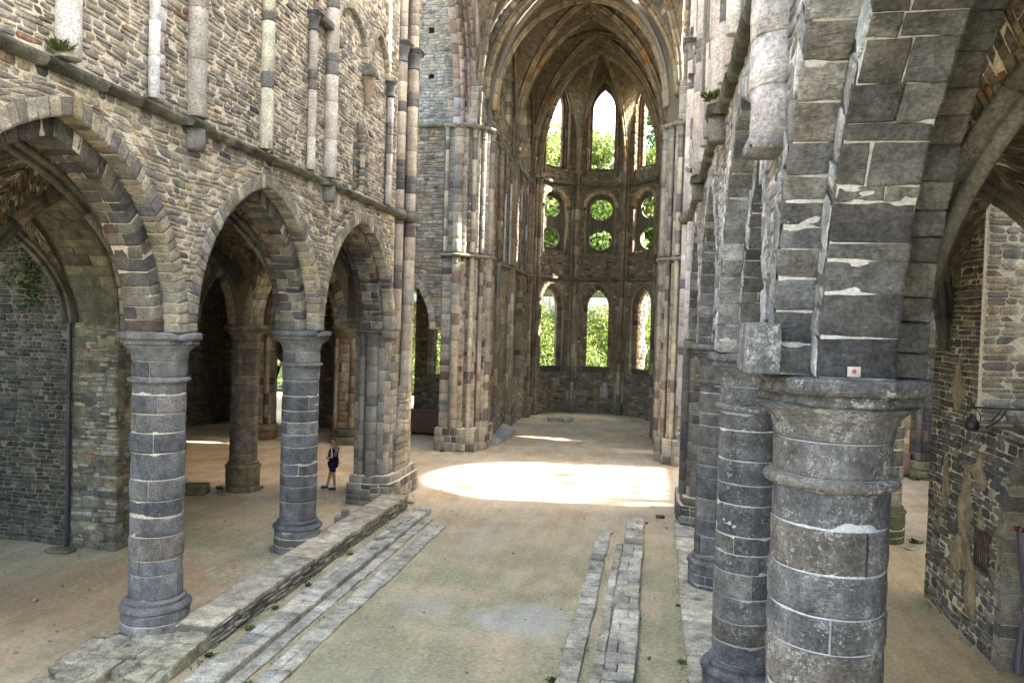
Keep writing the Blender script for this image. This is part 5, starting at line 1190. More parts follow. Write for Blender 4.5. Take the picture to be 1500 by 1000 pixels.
# low wall between the left columns
lw = thing('low_wall', 'low pale wall with a smooth mortar top running between the feet of the left columns', 'wall', (-7.5, 15, 0))
def lwall(ya, yb, x0, x1, h):
    core(lw, planeX(x1-.03, 1), ya, yb, -.05, h-.045, (), x1-x0-.05, MORTARD)
    X, C = stones(planeX(x1-.03, 1), ya, yb, -.02, h-.04, hr=(.035, .085), lr=(.15, .5), pal=[(3, (.26, .24, .19)), (3, (.20, .19, .16)), (2, (.32, .30, .24))], seed=int(ya*10), out=(.0, .07), warp=.02, ch=.3, bev=.008, gap=.012); put(lw, X, C, STONE, 'stone', limit=150)
    X, C = stones(planeX(x0+.03, -1), ya, yb, -.02, h-.04, hr=(.05, .1), lr=(.2, .5), pal=KB, seed=3, out=(0, .04)); put(lw, X, C, STONE, 'stone', limit=0)
lwall(11.4, 21.5, -7.85, -7.15, .36)
r = random.Random(31); cs = []; cc = []; y = 11.5
while y < 21.5:
    y2 = min(21.5, y+r.uniform(.8, 1.9)); x = -7.9
    for x2 in (-7.14,):
        k = [r.uniform(-.02, .02) for _ in range(6)]; z = .36+k[0]*.5
        cs.append([(x, y-.01, .28), (x2+k[1]*2, y-.01, .28), (x2+k[3]*2, y2+.01, .28), (x, y2+.01, .28), (x, y-.01, z), (x2+k[1]*2, y-.01, z), (x2+k[3]*2, y2+.01, z+.008), (x, y2+.01, z+.008)]); x = x2
    y = y2
slabs(lw, cs, [(4, (.46, .39, .28)), (3, (.50, .43, .32)), (1, (.40, .36, .28))], 8, name='coping_stone', lich=.0, bev=.012)
# collapsed near end of the wall
cs = []; r = random.Random(12)
for i in range(70):
    y = r.uniform(9.0, 11.6); x = r.uniform(-8.6, -7.2)-(11.6-y)*.12; h = max(.03, .30-(11.6-y)*.085)*r.uniform(.6, 1.1); l, w_ = r.uniform(.14, .42), r.uniform(.1, .28)
    if (x-XL)**2+(y-11.6)**2 < .60**2: continue
    cs.append(box8(x-w_, x+w_, y-l, y+l, -.03, h))
slabs(lw, cs, [(3, (.33, .31, .22)), (3, (.28, .27, .19)), (2, (.38, .35, .27))], 13, name='rubble_stone', jit=.05, lich=.2)

# ================================================================= LOOSE THINGS
def loose(name, label, cat, boxes, pal, seed, jit=.02, group=None, mat=STONE, bev=.02):
    r = random.Random(seed); b0 = np.array(boxes).reshape(-1, 3); c0 = b0.mean(0)
    V = hexes(boxes, bev, jit, seed); nv = 24; off = np.arange(len(V))*nv
    P = V.reshape(-1, 3)-np.array([c0[0], c0[1], 0])
    cols = np.repeat(np.array([(*mix(pal, r), .1) for _ in boxes]), nv, 0)
    o = link(name, mk_mesh(name, P, [(q[None]+off[:, None, None]).reshape(-1, q.shape[1]) for q in HEXF], cols), mat); o.location = (c0[0], c0[1], 0); tagone(o, label, cat, group); return o
def rbox(cx, cy, cz, l, w_, h, a=0, tl=0):
    c, s = math.cos(a), math.sin(a); P = []
    for x, y, z in box8(-l/2, l/2, -w_/2, w_/2, 0, h): P.append((cx+x*c-y*s, cy+x*s+y*c, cz+z+x*tl))
    return P
GS = [(1, (.33, .31, .26)), (1, (.26, .25, .22))]
loose('stone_block', 'large squared stone lying left of the slim brownish column', 'stone', [rbox(-13.95, 21.2, -.02, .75, .5, .32, .2)], MOSSY, 1)
loose('stone_block', 'smaller stone leaning on the large squared block', 'stone', [rbox(-14.35, 20.95, -.02, .35, .3, .26, .5, .1)], GS, 2)
loose('stone_block', 'flat stone tablet lying on the choir floor, left of two', 'stone', [rbox(-5.65, 43.6, -.02, .85, .45, .2, .05)], [(1, (.36, .33, .25))], 3)
loose('stone_block', 'white-topped broken block tilted beside the flat tablet in the choir', 'stone', [rbox(-4.85, 43.5, .0, .55, .5, .24, .5, .15)], [(1, (.50, .47, .38))], 4)
loose('fallen_stone', 'grey upright stone stub behind the low wall near the second column', 'stone', [rbox(-8.25, 19.5, -.02, .22, .2, .36, .5), rbox(-8.42, 19.42, -.02, .18, .2, .2, .2)], GS, 5)
loose('fallen_stone', 'flat slab at the foot of the left crossing pier plinth', 'stone', [rbox(-7.3, 22.15, 0, .42, .2, .05, -.4)], GS, 6)
loose('fallen_stone', 'small red brick on the earth by the right foundation strip', 'brick', [rbox(.28, 22.6, 0, .24, .12, .06, .1)], [(1, (.22, .07, .04))], 7)
loose('fallen_stone', 'thin slab on the ground before the eastern pier', 'stone', [rbox(-8.1, 31.0, 0, .4, .16, .04, .1)], GS, 8)
loose('fallen_stone', 'pale flat stone beside the green mossy column base', 'stone', [rbox(6.75, 21.3, 0, .35, .22, .06, .7)], [(1, (.45, .42, .34))], 9)
loose('fallen_stone', 'flat stone lying at the foot of the slim brownish column', 'stone', [rbox(-13.2, 21.35, 0, .3, .16, .05, .3)], GS, 10)
loose('fallen_stone', 'low slab beside the foot of the drainpipe', 'stone', [rbox(-13.4, 15.15, 0, .55, .35, .08, .1)], MOSSY, 11)
# grey slab behind the eastern pier, on a thinner one
t = thing('stone_platform', 'smooth grey slab on a brick-edged step behind the eastern pier', 'slab', (-7.9, 35.6, 0))
put(t, hexes([[(-8.9, 33.9, .02), (-7.02, 33.9, .02), (-6.75, 37.4, .02), (-8.9, 37.4, .02), (-8.9, 33.9, .26), (-7.02, 33.9, .26), (-6.75, 37.4, .26), (-8.9, 37.4, .26)]], .03), [(.30, .31, .32)], SMOOTH, 'slab', HEXF)
put(t, hexes([[(-9, 33.75, -.03), (-6.95, 33.8, -.03), (-6.65, 37.5, -.03), (-9, 37.5, -.03), (-9, 33.75, .06), (-6.95, 33.8, .06), (-6.65, 37.5, .06), (-9, 37.5, .06)]], .02), [(.34, .27, .2)], STONE, 'step', HEXF)
# boxes
BRW = plain('brown_painted_board', (.125, .072, .055), .55, .3, 40, .001, .08); PNK = plain('pinkish_box_paint', (.33, .20, .17), .6, .3, 40, .001, .06); BLK = plain('black_iron', (.012, .012, .014), .45, .5)
def crate(name, label, cat, x0, x1, y0, y1, z1, mat, edge_=.04, npan=4):
    t = thing(name, label, cat, ((x0+x1)/2, (y0+y1)/2, 0)); col = np.array([(.2, .1, .1, 0)])
    put(t, hexes([box8(x0, x1, y0, y1, z1-.05, z1)], .008), col, mat, 'lid', HEXF, minpx=1)
    w_ = (x1-x0-.06)/npan
    put(t, hexes([box8(x0+.03+i*w_+.004, x0+.03+(i+1)*w_-.004, y0+.03, y0+.07, .12, z1-.055) for i in range(npan)], .004), np.repeat(col, npan, 0), mat, 'front_panel', HEXF, minpx=1)
    put(t, hexes([box8(x0+.035, x0+.07, y0+.075, y1-.03, .12, z1-.055), box8(x1-.07, x1-.035, y0+.075, y1-.03, .12, z1-.055)], .004), np.repeat(col, 2, 0), mat, 'side_panel', HEXF, minpx=1)
    put(t, hexes([box8(x0+.075, x1-.075, y1-.07, y1-.035, .12, z1-.055)], .004), col, mat, 'back_panel', HEXF, minpx=1)
    put(t, hexes([box8(x, x+.08, y, y+.08, -.02, .118) for x in (x0+.08, x1-.16) for y in (y0+.1, y1-.2)], .004), np.repeat(col, 4, 0), BLK, 'foot', HEXF, minpx=1)
    return t
crate('storage_box', 'long brown box standing between the left crossing piers', 'box', -12.1, -9.3, 35.3, 36.2, 1.18, BRW, npan=3)
crate('storage_box', 'pinkish box between the huge column and the right aisle wall', 'box', 8.95, 9.95, 31.9, 32.7, .95, PNK, npan=1)
# plaque in the apse
pq = Arch(au(8.5), 1.55, .32, .42, 1.05); V, F = backing(MA, au(8.5)-.3, au(8.5)+.3, .85, 1.55, [], .04, du=.3, front=.06)
t = thing('wall_plaque', 'small pale arched tomb plaque on the apse wall below the middle window', 'plaque', tuple(MA(np.array([au(8.5)]), np.array([.85]), np.array([0.]))[0]))
X = []
n = 10; pts = [(-.27, .9), (.27, .9)]+[(.27*math.cos(q), 1.5+.3*math.sin(q)) for q in np.linspace(0, PI, n)]
U = np.array(pts); A_ = MA(U[:, 0]+au(8.5), U[:, 1], np.full(len(U), .04)); B_ = MA(U[:, 0]+au(8.5), U[:, 1], np.full(len(U), .11)); k = len(U)
link('tablet', mk_mesh('tablet', np.concatenate([A_, B_]), [list(range(k)), list(range(k, 2*k))]+[[i, (i+1) % k, k+(i+1) % k, k+i] for i in range(k)], (.34, .33, .31, 0)), SMOOTH, t)
U2 = U*[.7, 1]+[0, 0]; U2[:, 1] = 1.2+(U[:, 1]-1.2)*.72; A_ = MA(U2[:, 0]+au(8.5), U2[:, 1], np.full(k, .111)); B_ = MA(U2[:, 0]+au(8.5), U2[:, 1], np.full(k, .125))
link('raised_field', mk_mesh('raised_field', np.concatenate([A_, B_]), [list(range(k)), list(range(k, 2*k))]+[[i, (i+1) % k, k+(i+1) % k, k+i] for i in range(k)], (.42, .41, .38, 0)), SMOOTH, t)
# drainpipe
DP = plain('dark_pipe', (.035, .04, .05), .5, .4); t = thing('drainpipe', 'dark vertical drainpipe in the corner of the left chapel wall', 'pipe', (-13.52, 15.48, 0))
z = 0
while z < 5.4:
    link('pipe_length', mk_mesh('p', *lathe(-13.52, 15.48, [(.045, z), (.05, z+.01), (.05, z+1.72), (.045, z+1.74)], 12)), DP, t, smooth=True)
    link('pipe_bracket', mk_mesh('p', *lathe(-13.52, 15.48, [(.05, z+1.72), (.068, z+1.73), (.068, z+1.82), (.05, z+1.83)], 12)), DP, t, smooth=True); z += 1.8
# black spot lamp on an arm
t = thing('spot_lamp', 'black lamp hanging from a thin iron arm in front of the right ledge', 'lamp', (5.40, 13.95, 4.3))
lx, ly, lz = 5.36, 13.95, 4.38
link('arm', mk_mesh('arm', *tube([(lx-.12, ly, lz+.03), (lx+.4, ly-.02, lz+.03), (7.2, ly-.05, lz+.05)], .018)), BLK, t)
link('brace', mk_mesh('brace', *tube([(lx+.42, ly, lz), (lx+.36, ly, lz-.12), (lx+.24, ly, lz-.24), (lx+.12, ly, lz-.30)], .014)), BLK, t)
link('brace', mk_mesh('brace', *tube([(lx+.36, ly+.03, lz), (lx+.30, ly+.03, lz-.10), (lx+.20, ly+.03, lz-.2)], .012)), BLK, t)
link('knob', mk_mesh('knob', *lathe(lx-.09, ly, [(.005, lz+.01), (.035, lz+.03), (.035, lz+.09), (.005, lz+.11)], 10)), BLK, t, smooth=True)
for sx in (-1, 1): link('bracket_hoop', mk_mesh('hoop', *tube([(lx-.09, ly, lz+.03), (lx-.09+sx*.09, ly, lz-.02), (lx-.09+sx*.13, ly, lz-.12), (lx-.09+sx*.12, ly, lz-.24)], .010)), BLK, t)
link('lamp_body', mk_mesh('body', *lathe(lx-.09, ly, [(.01, lz-.07), (.03, lz-.08), (.035, lz-.13), (.07, lz-.16), (.105, lz-.22), (.115, lz-.29), (.11, lz-.335), (.085, lz-.36), (.02, lz-.365)], 20)), BLK, t, smooth=True)
# wrought window grille, low on the right wall
t = thing('wall_grille', 'little rusty barred hatch low on the right aisle wall', 'grille', (5.86, 14.75, 1.3)); RST = plain('rusty_iron', (.07, .045, .035), .8, .2, 60, .002)
put(t, hexes([box8(5.80, 5.86, 14.45, 14.49, 1.45, 2.15), box8(5.80, 5.86, 15.01, 15.05, 1.45, 2.15), box8(5.80, 5.86, 14.49, 15.01, 1.45, 1.49), box8(5.80, 5.86, 14.49, 15.01, 2.11, 2.15)], .005), [(.1, .1, .1)]*4, RST, 'frame_bar', HEXF, minpx=1)
put(t, hexes([box8(5.79, 5.81, 14.55+.09*i, 14.565+.09*i, 1.49, 2.11) for i in range(5)], .003), [(.1, .1, .1)]*5, RST, 'bar', HEXF, minpx=1)
put(t, hexes([box8(5.845, 5.858, 14.5, 14.68, 1.5, 1.72), box8(5.845, 5.858, 14.72, 14.95, 1.5, 1.66)], .003), [(.30, .22, .05), (.08, .16, .05)], SMOOTH, 'panel', HEXF, minpx=1)
# notice on the near springer: white label with a red mark
WHT = plain('white_label', (.42, .39, .37), .6, .3); RED = plain('red_mark', (.38, .07, .08), .6, .3)
t = thing('wall_label', 'tiny white label with a red mark above the nearest capital', 'label', (1.32, 6.0, 5.33))
yl = 5.86
A_ = ARC[0]; yl = A_.uc+A_.hw(-.25)(5.2)-.012
put(t, hexes([box8(1.36, 1.45, yl-.004, yl, 5.285, 5.36)], .001), [(.6, .6, .6)], WHT, 'plate', HEXF, minpx=1)
link('red_mark', mk_mesh('red', *lathe(0, 0, [(.0005, 0), (.017, .0), (.015, .002), (.0005, .002)], 12)), RED, t)
o = t.children[-1]; o.data.transform(Matrix.Translation(Vector(t.location))); o.data.transform(Matrix.Translation(-Vector(t.location)))
o.location = (1.405-t.location.x, yl-.0045-t.location.y, 5.325-t.location.z); o.rotation_euler = (PI/2, 0, 0); o.data.transform(Matrix.Translation(Vector(t.location)))
# curtains
def cloth(name, label, x, y, z0, z1, wtop, wmid, wbot, zm, col, ax=(1, 0), seed=0, tie=True, ntop=9, red=False):
    t = thing(name, label, 'curtain', (x, y, z0)); mt = plain(name+'_cloth', col, .9, .1, 60, .001, .12); nu, nz = 60, 40; V = []
    for j in range(nz):
        z = z0+(z1-z0)*j/(nz-1)
        if z > zm: q = (z-zm)/(z1-zm); w_ = wmid+(wtop-wmid)*q**.8
        else: q = (zm-z)/(zm-z0); w_ = wmid+(wbot-wmid)*min(1, q*1.3)**.8
        for i in range(nu):
            s = i/(nu-1)-.5; d = .035*math.sin(s*2*PI*ntop+seed)*(.6+.4*math.sin(z*3+i*.3))*min(1, w_/wtop*1.6)+.01*math.sin(s*40)
            V.append((x+s*w_*ax[0]+d*ax[1]+(wtop-w_)*ax[0]*.0, y+s*w_*ax[1]-d*ax[0], z))
    ix = np.arange(nu*nz).reshape(nz, nu); f = np.stack([ix[:-1, :-1], ix[:-1, 1:], ix[1:, 1:], ix[1:, :-1]], -1).reshape(-1, 4)
    V = np.array(V); V2 = V+np.array([-.006*ax[1], .006*ax[0], 0]); K = len(V)
    link('cloth', mk_mesh('cloth', np.concatenate([V, V2]), [f, f[:, ::-1]+K]), mt, t, smooth=True)
    if tie: link('tie', mk_mesh('tie', *lathe(x, y, [(wmid*.35, zm-.03), (wmid*.5+.012, zm-.025), (wmid*.5+.012, zm+.025), (wmid*.35, zm+.03)], 14)), mt, t, smooth=True)
    link('rod', mk_mesh('rod', *tube([(x-wtop*.6*ax[0], y-wtop*.6*ax[1], z1+.02), (x, y, z1+.02), (x+wtop*.6*ax[0], y+wtop*.6*ax[1], z1+.02)], .014)), BLK, t)
    if red:
        r = random.Random(4)
        for i in range(16):
            s = i/15-.5; p = (x+s*wtop*1.05*ax[0], y+s*wtop*1.05*ax[1], z1+.03+r.uniform(-.02, .02))
            V, F = lathe(p[0], p[1], [(.004, p[2]-.045), (.040, p[2]-.018), (.042, p[2]+.015), (.004, p[2]+.045)], 7); link('garland_bead', mk_mesh('bead', V, F), RED if i % 3 == 0 else BLK, t)
    return t
cloth('curtain', 'dark brown curtain gathered in a tie in the doorway far behind the left columns', -19.6, 36.1, .12, 3.0, 1.15, .22, .4, 1.5, (.035, .017, .02), seed=1)
cloth('curtain', 'mauve-grey curtain tied back under a red and black garland at the right edge', 6.16, 13.70, .05, 2.42, .52, .16, .42, 1.15, (.17, .14, .17), ax=(.8, -.6), seed=2, red=True)

# ================================================================= VEGETATION
def leafmat(name, c1, c2, trans=.35):
    mt, n, b = newmat(name); g = N(n, 'ShaderNodeNewGeometry'); at = N(n, 'ShaderNodeAttribute', attribute_name='col')
    n.links.new(at.outputs['Color'], b.inputs['Base Color']); b.inputs['Roughness'].default_value = .6
    tr = N(n, 'ShaderNodeBsdfTranslucent'); n.links.new(mixc(n, 1, at.outputs['Color'], (1.0, 1.15, .45), 'MULTIPLY'), tr.inputs[0]); mx_ = N(n, 'ShaderNodeMixShader'); mx_.inputs[0].default_value = trans
    out = n.nodes['Material Output']; n.links.new(b.outputs[0], mx_.inputs[1]); n.links.new(tr.outputs[0], mx_.inputs[2]); n.links.new(mx_.outputs[0], out.inputs[0]); return mt
LEAF = leafmat('leaves', 0, 0)
BARK = plain('bark', (.10, .08, .06), .95, .1, 14, .03, .4)
def leafcloud(name, P, size, cols, seed, parent=None, mat=LEAF, kind=None, flat=.0, asp=.55):
    rs = np.random.RandomState(seed); n = len(P); s = size*rs.uniform(.5, 1.4, n)[:, None]
    d = rs.normal(size=(n, 3)); d /= np.linalg.norm(d, axis=1, keepdims=True); e = np.cross(d, rs.normal(size=(n, 3))); e /= np.linalg.norm(e, axis=1, keepdims=True)+1e-9
    V = np.stack([P-d*s, P+e*s*asp, P+d*s, P-e*s*asp], 1).reshape(-1, 3); F = np.arange(n*4).reshape(-1, 4)
    c = np.array(cols)[rs.randint(0, len(cols), n)]*rs.uniform(.7, 1.3, (n, 1)); C = np.repeat(np.hstack([c, np.zeros((n, 1))]), 4, 0)
    return link(name, mk_mesh(name, V, [F], C), mat, parent, kind)
GR = [(.055, .10, .02), (.075, .125, .025), (.045, .08, .02), (.10, .145, .03)]
GB = [(.16, .21, .06), (.20, .245, .08), (.12, .17, .045), (.23, .26, .11)]
def tree(x, y, z, h, rad, label, seed, cols=GR, n=9000, leaf=.22, name='leafy_tree', grp='trees on the slope behind the apse'):
    t = thing(name, label, 'tree', (x, y, z), grp); rs = np.random.RandomState(seed); r = random.Random(seed)
    trunk = [(x, y, z-.5), (x+.1, y, z+h*.25), (x-.15, y+.1, z+h*.5), (x+.1, y, z+h*.8)]
    P = resample(np.array(trunk), 10); its = []
    for i in range(9):
        ra, rb = .28*h/12*(1-i/11), .28*h/12*(1-(i+1)/11); a, b = P[i], P[i+1]; V = np.concatenate([[(a[0]+q[0], a[1]+q[1], a[2]) for q in ngon(ra, 9)], [(b[0]+q[0], b[1]+q[1], b[2]) for q in ngon(rb, 9)]]); its.append((V, [np.array([[k, (k+1) % 9, 9+(k+1) % 9, 9+k] for k in range(9)])], (.1, .08, .06)))
    for k in range(12):
        i = r.randint(3, 8); a = P[i]; an = r.uniform(0, 2*PI); L = rad*r.uniform(.5, .85); e = a+np.array([math.cos(an)*L, math.sin(an)*L, L*r.uniform(.2, .7)]); V, F = tube([a, (a+e)/2+[0, 0, .15*L], e], .06*h/12, 6); its.append((V, F, (.1, .08, .06)))
    addm('trunk', its, BARK, t)
    nb = 34; cs = []
    for k in range(nb):
        v = rs.normal(size=3); v /= np.linalg.norm(v); q = rs.uniform(.35, 1.0)**.6; cs.append((x+v[0]*rad*q, y+v[1]*rad*q, z+h*.62+v[2]*h*.36*q))
    cs = np.array(cs); ids = rs.randint(0, nb, n); br = rad*rs.uniform(.16, .38, nb); off = rs.normal(size=(n, 3)); off /= np.linalg.norm(off, axis=1, keepdims=True); off *= rs.uniform(.5, 1.05, (n, 1))
    leafcloud('crown', cs[ids]+off*br[ids][:, None]*[1, 1, .8], leaf, cols, seed, t)
    return t
def hz(x, y): return np.clip(np.minimum((y-54)*.72, 6.5+(y-63)*.46), 0, 24)+.5*np.sin(x*.21)+.3*np.sin(y*.33+x*.1)-.4
hx, hy = np.meshgrid(np.linspace(-70, 60, 66), np.linspace(52, 150, 60)); H = hz(hx, hy); ix = np.arange(hx.size).reshape(hx.shape)
HM, n, b = newmat('hillside_grass'); g = N(n, 'ShaderNodeNewGeometry'); k = noise(n, g.outputs['Position'], .8, 6); n.links.new(mixc(n, maprange(n, k, .35, .65, 0, 1), (.07, .11, .03), (.14, .17, .06)), b.inputs['Base Color']); b.inputs['Roughness'].default_value = .95; bump(n, b, noise(n, g.outputs['Position'], 6, 6), 1, .3)
link('hillside', mk_mesh('hillside', np.stack([hx, hy, H], -1).reshape(-1, 3), [np.stack([ix[:-1, :-1], ix[:-1, 1:], ix[1:, 1:], ix[1:, :-1]], -1).reshape(-1, 4)]), HM, None, 'structure', smooth=True)
rs = np.random.RandomState(8)
# tangled bright growth on the near slope
n_ = 90000; px_ = rs.uniform(-24, 8, n_); py_ = rs.uniform(53.5, 63, n_); clump = .9+.8*np.sin(px_*1.1)*np.sin(py_*.9+1)+.5*np.sin(px_*2.3+py_); pz_ = hz(px_, py_)+rs.uniform(0, 1, n_)**1.3*np.minimum(np.clip(clump*.5+1.0, .3, 2.2), np.maximum(7.2-hz(px_, py_), .3))
leafcloud('undergrowth', np.stack([px_, py_, pz_], -1), .12, GB, 9, None, LEAF, 'stuff')
# pale path and low wall crossing the slope
t = thing('terrace_wall', 'long white-grey terrace wall crossing the green slope, seen through the lower windows', 'wall', (-4, 63.4, 4))
rr = random.Random(6); cs = []; x = -28
while x < 16:
    x2 = x+rr.uniform(.8, 1.4); zb = float(hz(np.array(x), np.array(67.))); cs.append(box8(x, x2-.02, 63.4, 63.9, 5.5, 7.9)); x = x2
put(t, hexes(cs, .03, .02, 4), [mix([(3, (.55, .54, .50)), (2, (.48, .46, .42))], rr) for _ in cs], STONE, 'coping_block', HEXF, 60, minpx=4)
for i, (x, y, h, rad, lb, cols) in enumerate((
    (-9.5, 72, 15, 5.5, 'bright lime tree filling the left upper apse window', GB), (-4.0, 76, 13, 5.0, 'paler bushy tree in the foot of the middle upper window', GB),
    (3.4, 73, 17, 4.6, 'lime green tree behind the ruined stub in the right upper window', GB), (-6.5, 67, 9, 4.2, 'dark leafy tree seen through the middle round openings', GR),
    (-11, 66, 9, 3.6, 'yellow-green tree seen through the left round openings', GB), (1.2, 67, 9, 3.2, 'green tree behind the stone stub in the right round openings', GR),
    (-16, 60, 9, 4, 'tree beyond the chapel with the tall green window', GB), (-26, 52, 11, 5, 'tree outside the curtained transept doorway', GB),
    (-33, 46, 12, 5, 'tree beyond the left transept', GR), (-19, 46, 9, 3.5, 'slender tree behind the transept chapels on the left', GB),
    (-10.5, 78, 14, 6, 'tall tree at the back of the slope, left', GR), (3, 84, 16, 6, 'tall tree at the back of the slope, right', GR))):
    tree(x, y, float(hz(np.array(float(x)), np.array(float(y)))) if y > 55 else 0, h, rad, lb, 60+i, cols, n=7000, leaf=.24)
# trees south of the choir break the sun into patches
for i, (x, y) in enumerate(((9.5, 39.5), (10.5, 46), (15, 42.5))): tree(x, y, 0, 19, 6, ['tree standing right of the choir, outside', 'second tree outside the right side of the choir', 'third tree outside the right side of the choir'][i], 90+i, GR, n=9000, leaf=.35, grp='trees beside the choir')
tree(24.5, 27.2, 0, 27, 5.5, 'tall thin-crowned tree added outside the gable window to soften the sun patch, out of view', 95, GR, n=330, leaf=.42, grp='trees beside the choir')  # added, unseen: sparse leaves break up the edges of the sun patch
# ruined stub seen in the right-hand apse windows
t = thing('ruined_wall', 'pale broken masonry stub with a sloping shoulder behind the right apse windows', 'wall', (-1.4, 56, 0))
MB = planeY(55.5, -1); stub = (2.55, lambda v: max(.05, (.70 if v < 10.2 else .38)+.10*math.sin(v*2.1)+.06*math.sin(v*5.3)-(.12 if v > 10.8 else 0)-(.1 if v > 16 else 0)))
V, F = [], []
zz = np.linspace(-.2, 19.2, 70); 
for z in zz: h_ = stub[1](z); V += [(-2.1, 55.5, z), (-1.5+h_, 55.5, z), (-1.5+h_, 56.8, z), (-2.1, 56.8, z)]
k = len(zz)
for i in range(k-1): F += [[4*i+q, 4*i+(q+1) % 4, 4*i+4+(q+1) % 4, 4*i+4+q] for q in range(4)]
F += [[0, 1, 2, 3], [4*k-4, 4*k-3, 4*k-2, 4*k-1]]
link('wall_core', mk_mesh('c', V, F, (.4, .36, .28, 0)), MORTAR, t)
Xs, Cs = [], []
for i in range(0, k-1): 
    X, C = stones(MB, -2.09, -1.5+stub[1](zz[i]), zz[i], zz[i+1], hr=(.2, .3), lr=(.25, .5), pal=[(3, (.46, .42, .34)), (2, (.38, .35, .30)), (1, (.3, .27, .23))], seed=1300+i, out=(0, .05)); Xs.append(X); Cs.append(C)
put(t, np.concatenate(Xs), np.concatenate(Cs), STONE, limit=20)
put(t, hexes([[(-2.1, 55.2, 11.6), (-.5, 55.2, 10.9), (-.5, 56.6, 10.9), (-2.1, 56.6, 11.6), (-2.1, 55.2, 11.8), (-.5, 55.2, 11.05), (-.5, 56.6, 11.05), (-2.1, 56.6, 11.8)]], .02), [(.5, .47, .4)], STONE, 'sloping_cap', HEXF)

# ivy, weeds, tufts
def tuft(x, y, z, s, label, seed, cols=GR, n=90, grp='weeds rooted in the masonry', flat=1.0, name='weed_tuft', leaf=.05, tall=1.0):
    n = int(n*1.5); leaf *= .6
    rs = np.random.RandomState(seed); its = []; V = []; F = []; C = []
    for i in range(n):
        a = rs.uniform(0, 2*PI); L = s*rs.uniform(.4, 1); b = np.array([rs.normal()*s*.25, rs.normal()*s*.25, 0]); d = np.array([math.cos(a), math.sin(a), rs.uniform(.4, 1.8)*tall]); d /= np.linalg.norm(d); sd = np.array([-math.sin(a), math.cos(a), 0])*leaf*rs.uniform(.3, .7)
        m_ = b+d*L*.55; e = b+d*L+np.array([0, 0, -.25*L]); k = len(V); V += [tuple(b-sd*.4), tuple(b+sd*.4), tuple(m_+sd), tuple(e), tuple(m_-sd)]; F.append([k, k+1, k+2, k+3, k+4]); c = np.array(cols[rs.randint(len(cols))])*rs.uniform(.7, 1.3); C += [(*c, 0)]*5
    o = link(name, mk_mesh(name, V, [np.array(F)], C), LEAF); o.location = (x, y, z); tagone(o, label, 'plant', grp); return o
DRY = [(.16, .17, .06), (.10, .14, .04), (.20, .18, .05)]
tuft(-7.68, 8.55, 8.93, .26, 'yellow-flowering tuft on the left string course beside the white shaft', 1, DRY, 80, leaf=.012, tall=1.8)
for i in range(0): pass
tuft(.74, 11.5, 8.93, .26, 'ferny tuft on the string course above the second right column', 2, GR+DRY, 150, leaf=.014, tall=1.6)
tuft(.78, 17.0, 8.95, .32, 'small green tuft further along the right string course', 3, GR+GB, 110, leaf=.014, tall=1.6)
wd = [(-7.02, 11.15, .1), (-6.98, 12.3, .11), (-7.0, 13.3, .08), (-6.95, 14.6, .09), (-6.95, 16.8, .07), (-6.2, 9.95, .15), (-6.32, 9.65, .13), (-5.9, 10.4, .09), (-5.3, 10.35, .08), (-5.5, 10.9, .07), (-6.75, 10.5, .07), (-7.25, 10.8, .12),
      (.58, 11.9, .09), (.6, 12.9, .08), (.62, 15.5, .07), (-1.42, 11.7, .1), (-1.45, 10.9, .1), (-1.2, 13.2, .05), (-8.9, 16.9, .10), (-12.5, 22.3, .2), (-13.6, 22.0, .14), (-8.85, 31.1, .14), (-8.1, 31.15, .18), (-7.6, 31.4, .10), (7.0, 21.9, .2), (10.0, 31.5, .25), (-7.6, 21.3, .07), (-.1, 21.8, .06), (-.15, 14.6, .05), (.95, 10.9, .12)]
LB = ['weed rooted in the low wall just past the near left column', 'weed at the foot of the low wall, second from its near end', 'weed at the foot of the low wall, third from its near end', 'tiny weed at the foot of the low wall before the second column', 'weed at the foot of the low wall level with the second column',
 'broad bright weed at the near end of the left raised row', 'bright weed low in the picture left of the raised row', 'weed among slabs between the two left rows', 'weed by the near end of the inner left row', 'small weed behind the near end of the inner left row', 'weed between low wall and left raised row at the bottom', 'weed growing in the collapsed end of the low wall',
 'weed on the right foundation strip nearest the huge column', 'weed on the edge of the right foundation strip, second one', 'speck of weed on the right strip near the third column', 'weed left of the flat right row at the bottom of the picture', 'lowest weed at the left edge of the flat right row', 'speck of weed beside the flat right row halfway along', 'weed behind the base of the second left column', 'weed at the right foot of the slim brownish column', 'weed at the left foot of the slim brownish column', 'weed left of the eastern pier plinth', 'weed in the middle of the eastern pier plinth foot', 'weed at the right corner of the eastern pier plinth', 'weed beside the green mossy column base', 'weed patch before the far right dark pier', 'weed where the low wall meets the crossing pier', 'speck of weed at the far end of the thick right row', 'speck of weed beside the thick right row', 'leafy weed at the foot of the right strip by the huge column']
for i, (x, y, s_) in enumerate(wd): tuft(x, y, .0, s_*1.25, LB[i], 10+i, GB if i % 3 else GR, 40, 'weeds growing on the church floor', leaf=.045)
rs = np.random.RandomState(3); n_ = 480
ax_ = rs.uniform(-15.9, -14.0, n_); az_ = 8.6-np.abs(rs.normal(size=n_))*1.1*np.clip(1.2-np.abs(ax_+14.9)*.7, .3, 1.3); iv = np.stack([ax_, np.full(n_, 15.55)-rs.uniform(0, .12, n_), az_], -1)
n2 = 260; iv2 = np.stack([-14.55+rs.normal(size=n2)*.18, 15.5-rs.uniform(0, .15, n2), rs.uniform(5.6, 8.2, n2)], -1)
o = leafcloud('ivy', np.concatenate([iv, iv2])-np.array([-14.8, 15.55, 6]), .065, [(.03, .07, .02), (.045, .09, .025), (.06, .11, .03)], 5); o.location = (-14.8, 15.55, 6); tagone(o, 'dark green ivy hanging down the chapel wall at the far left', 'ivy')
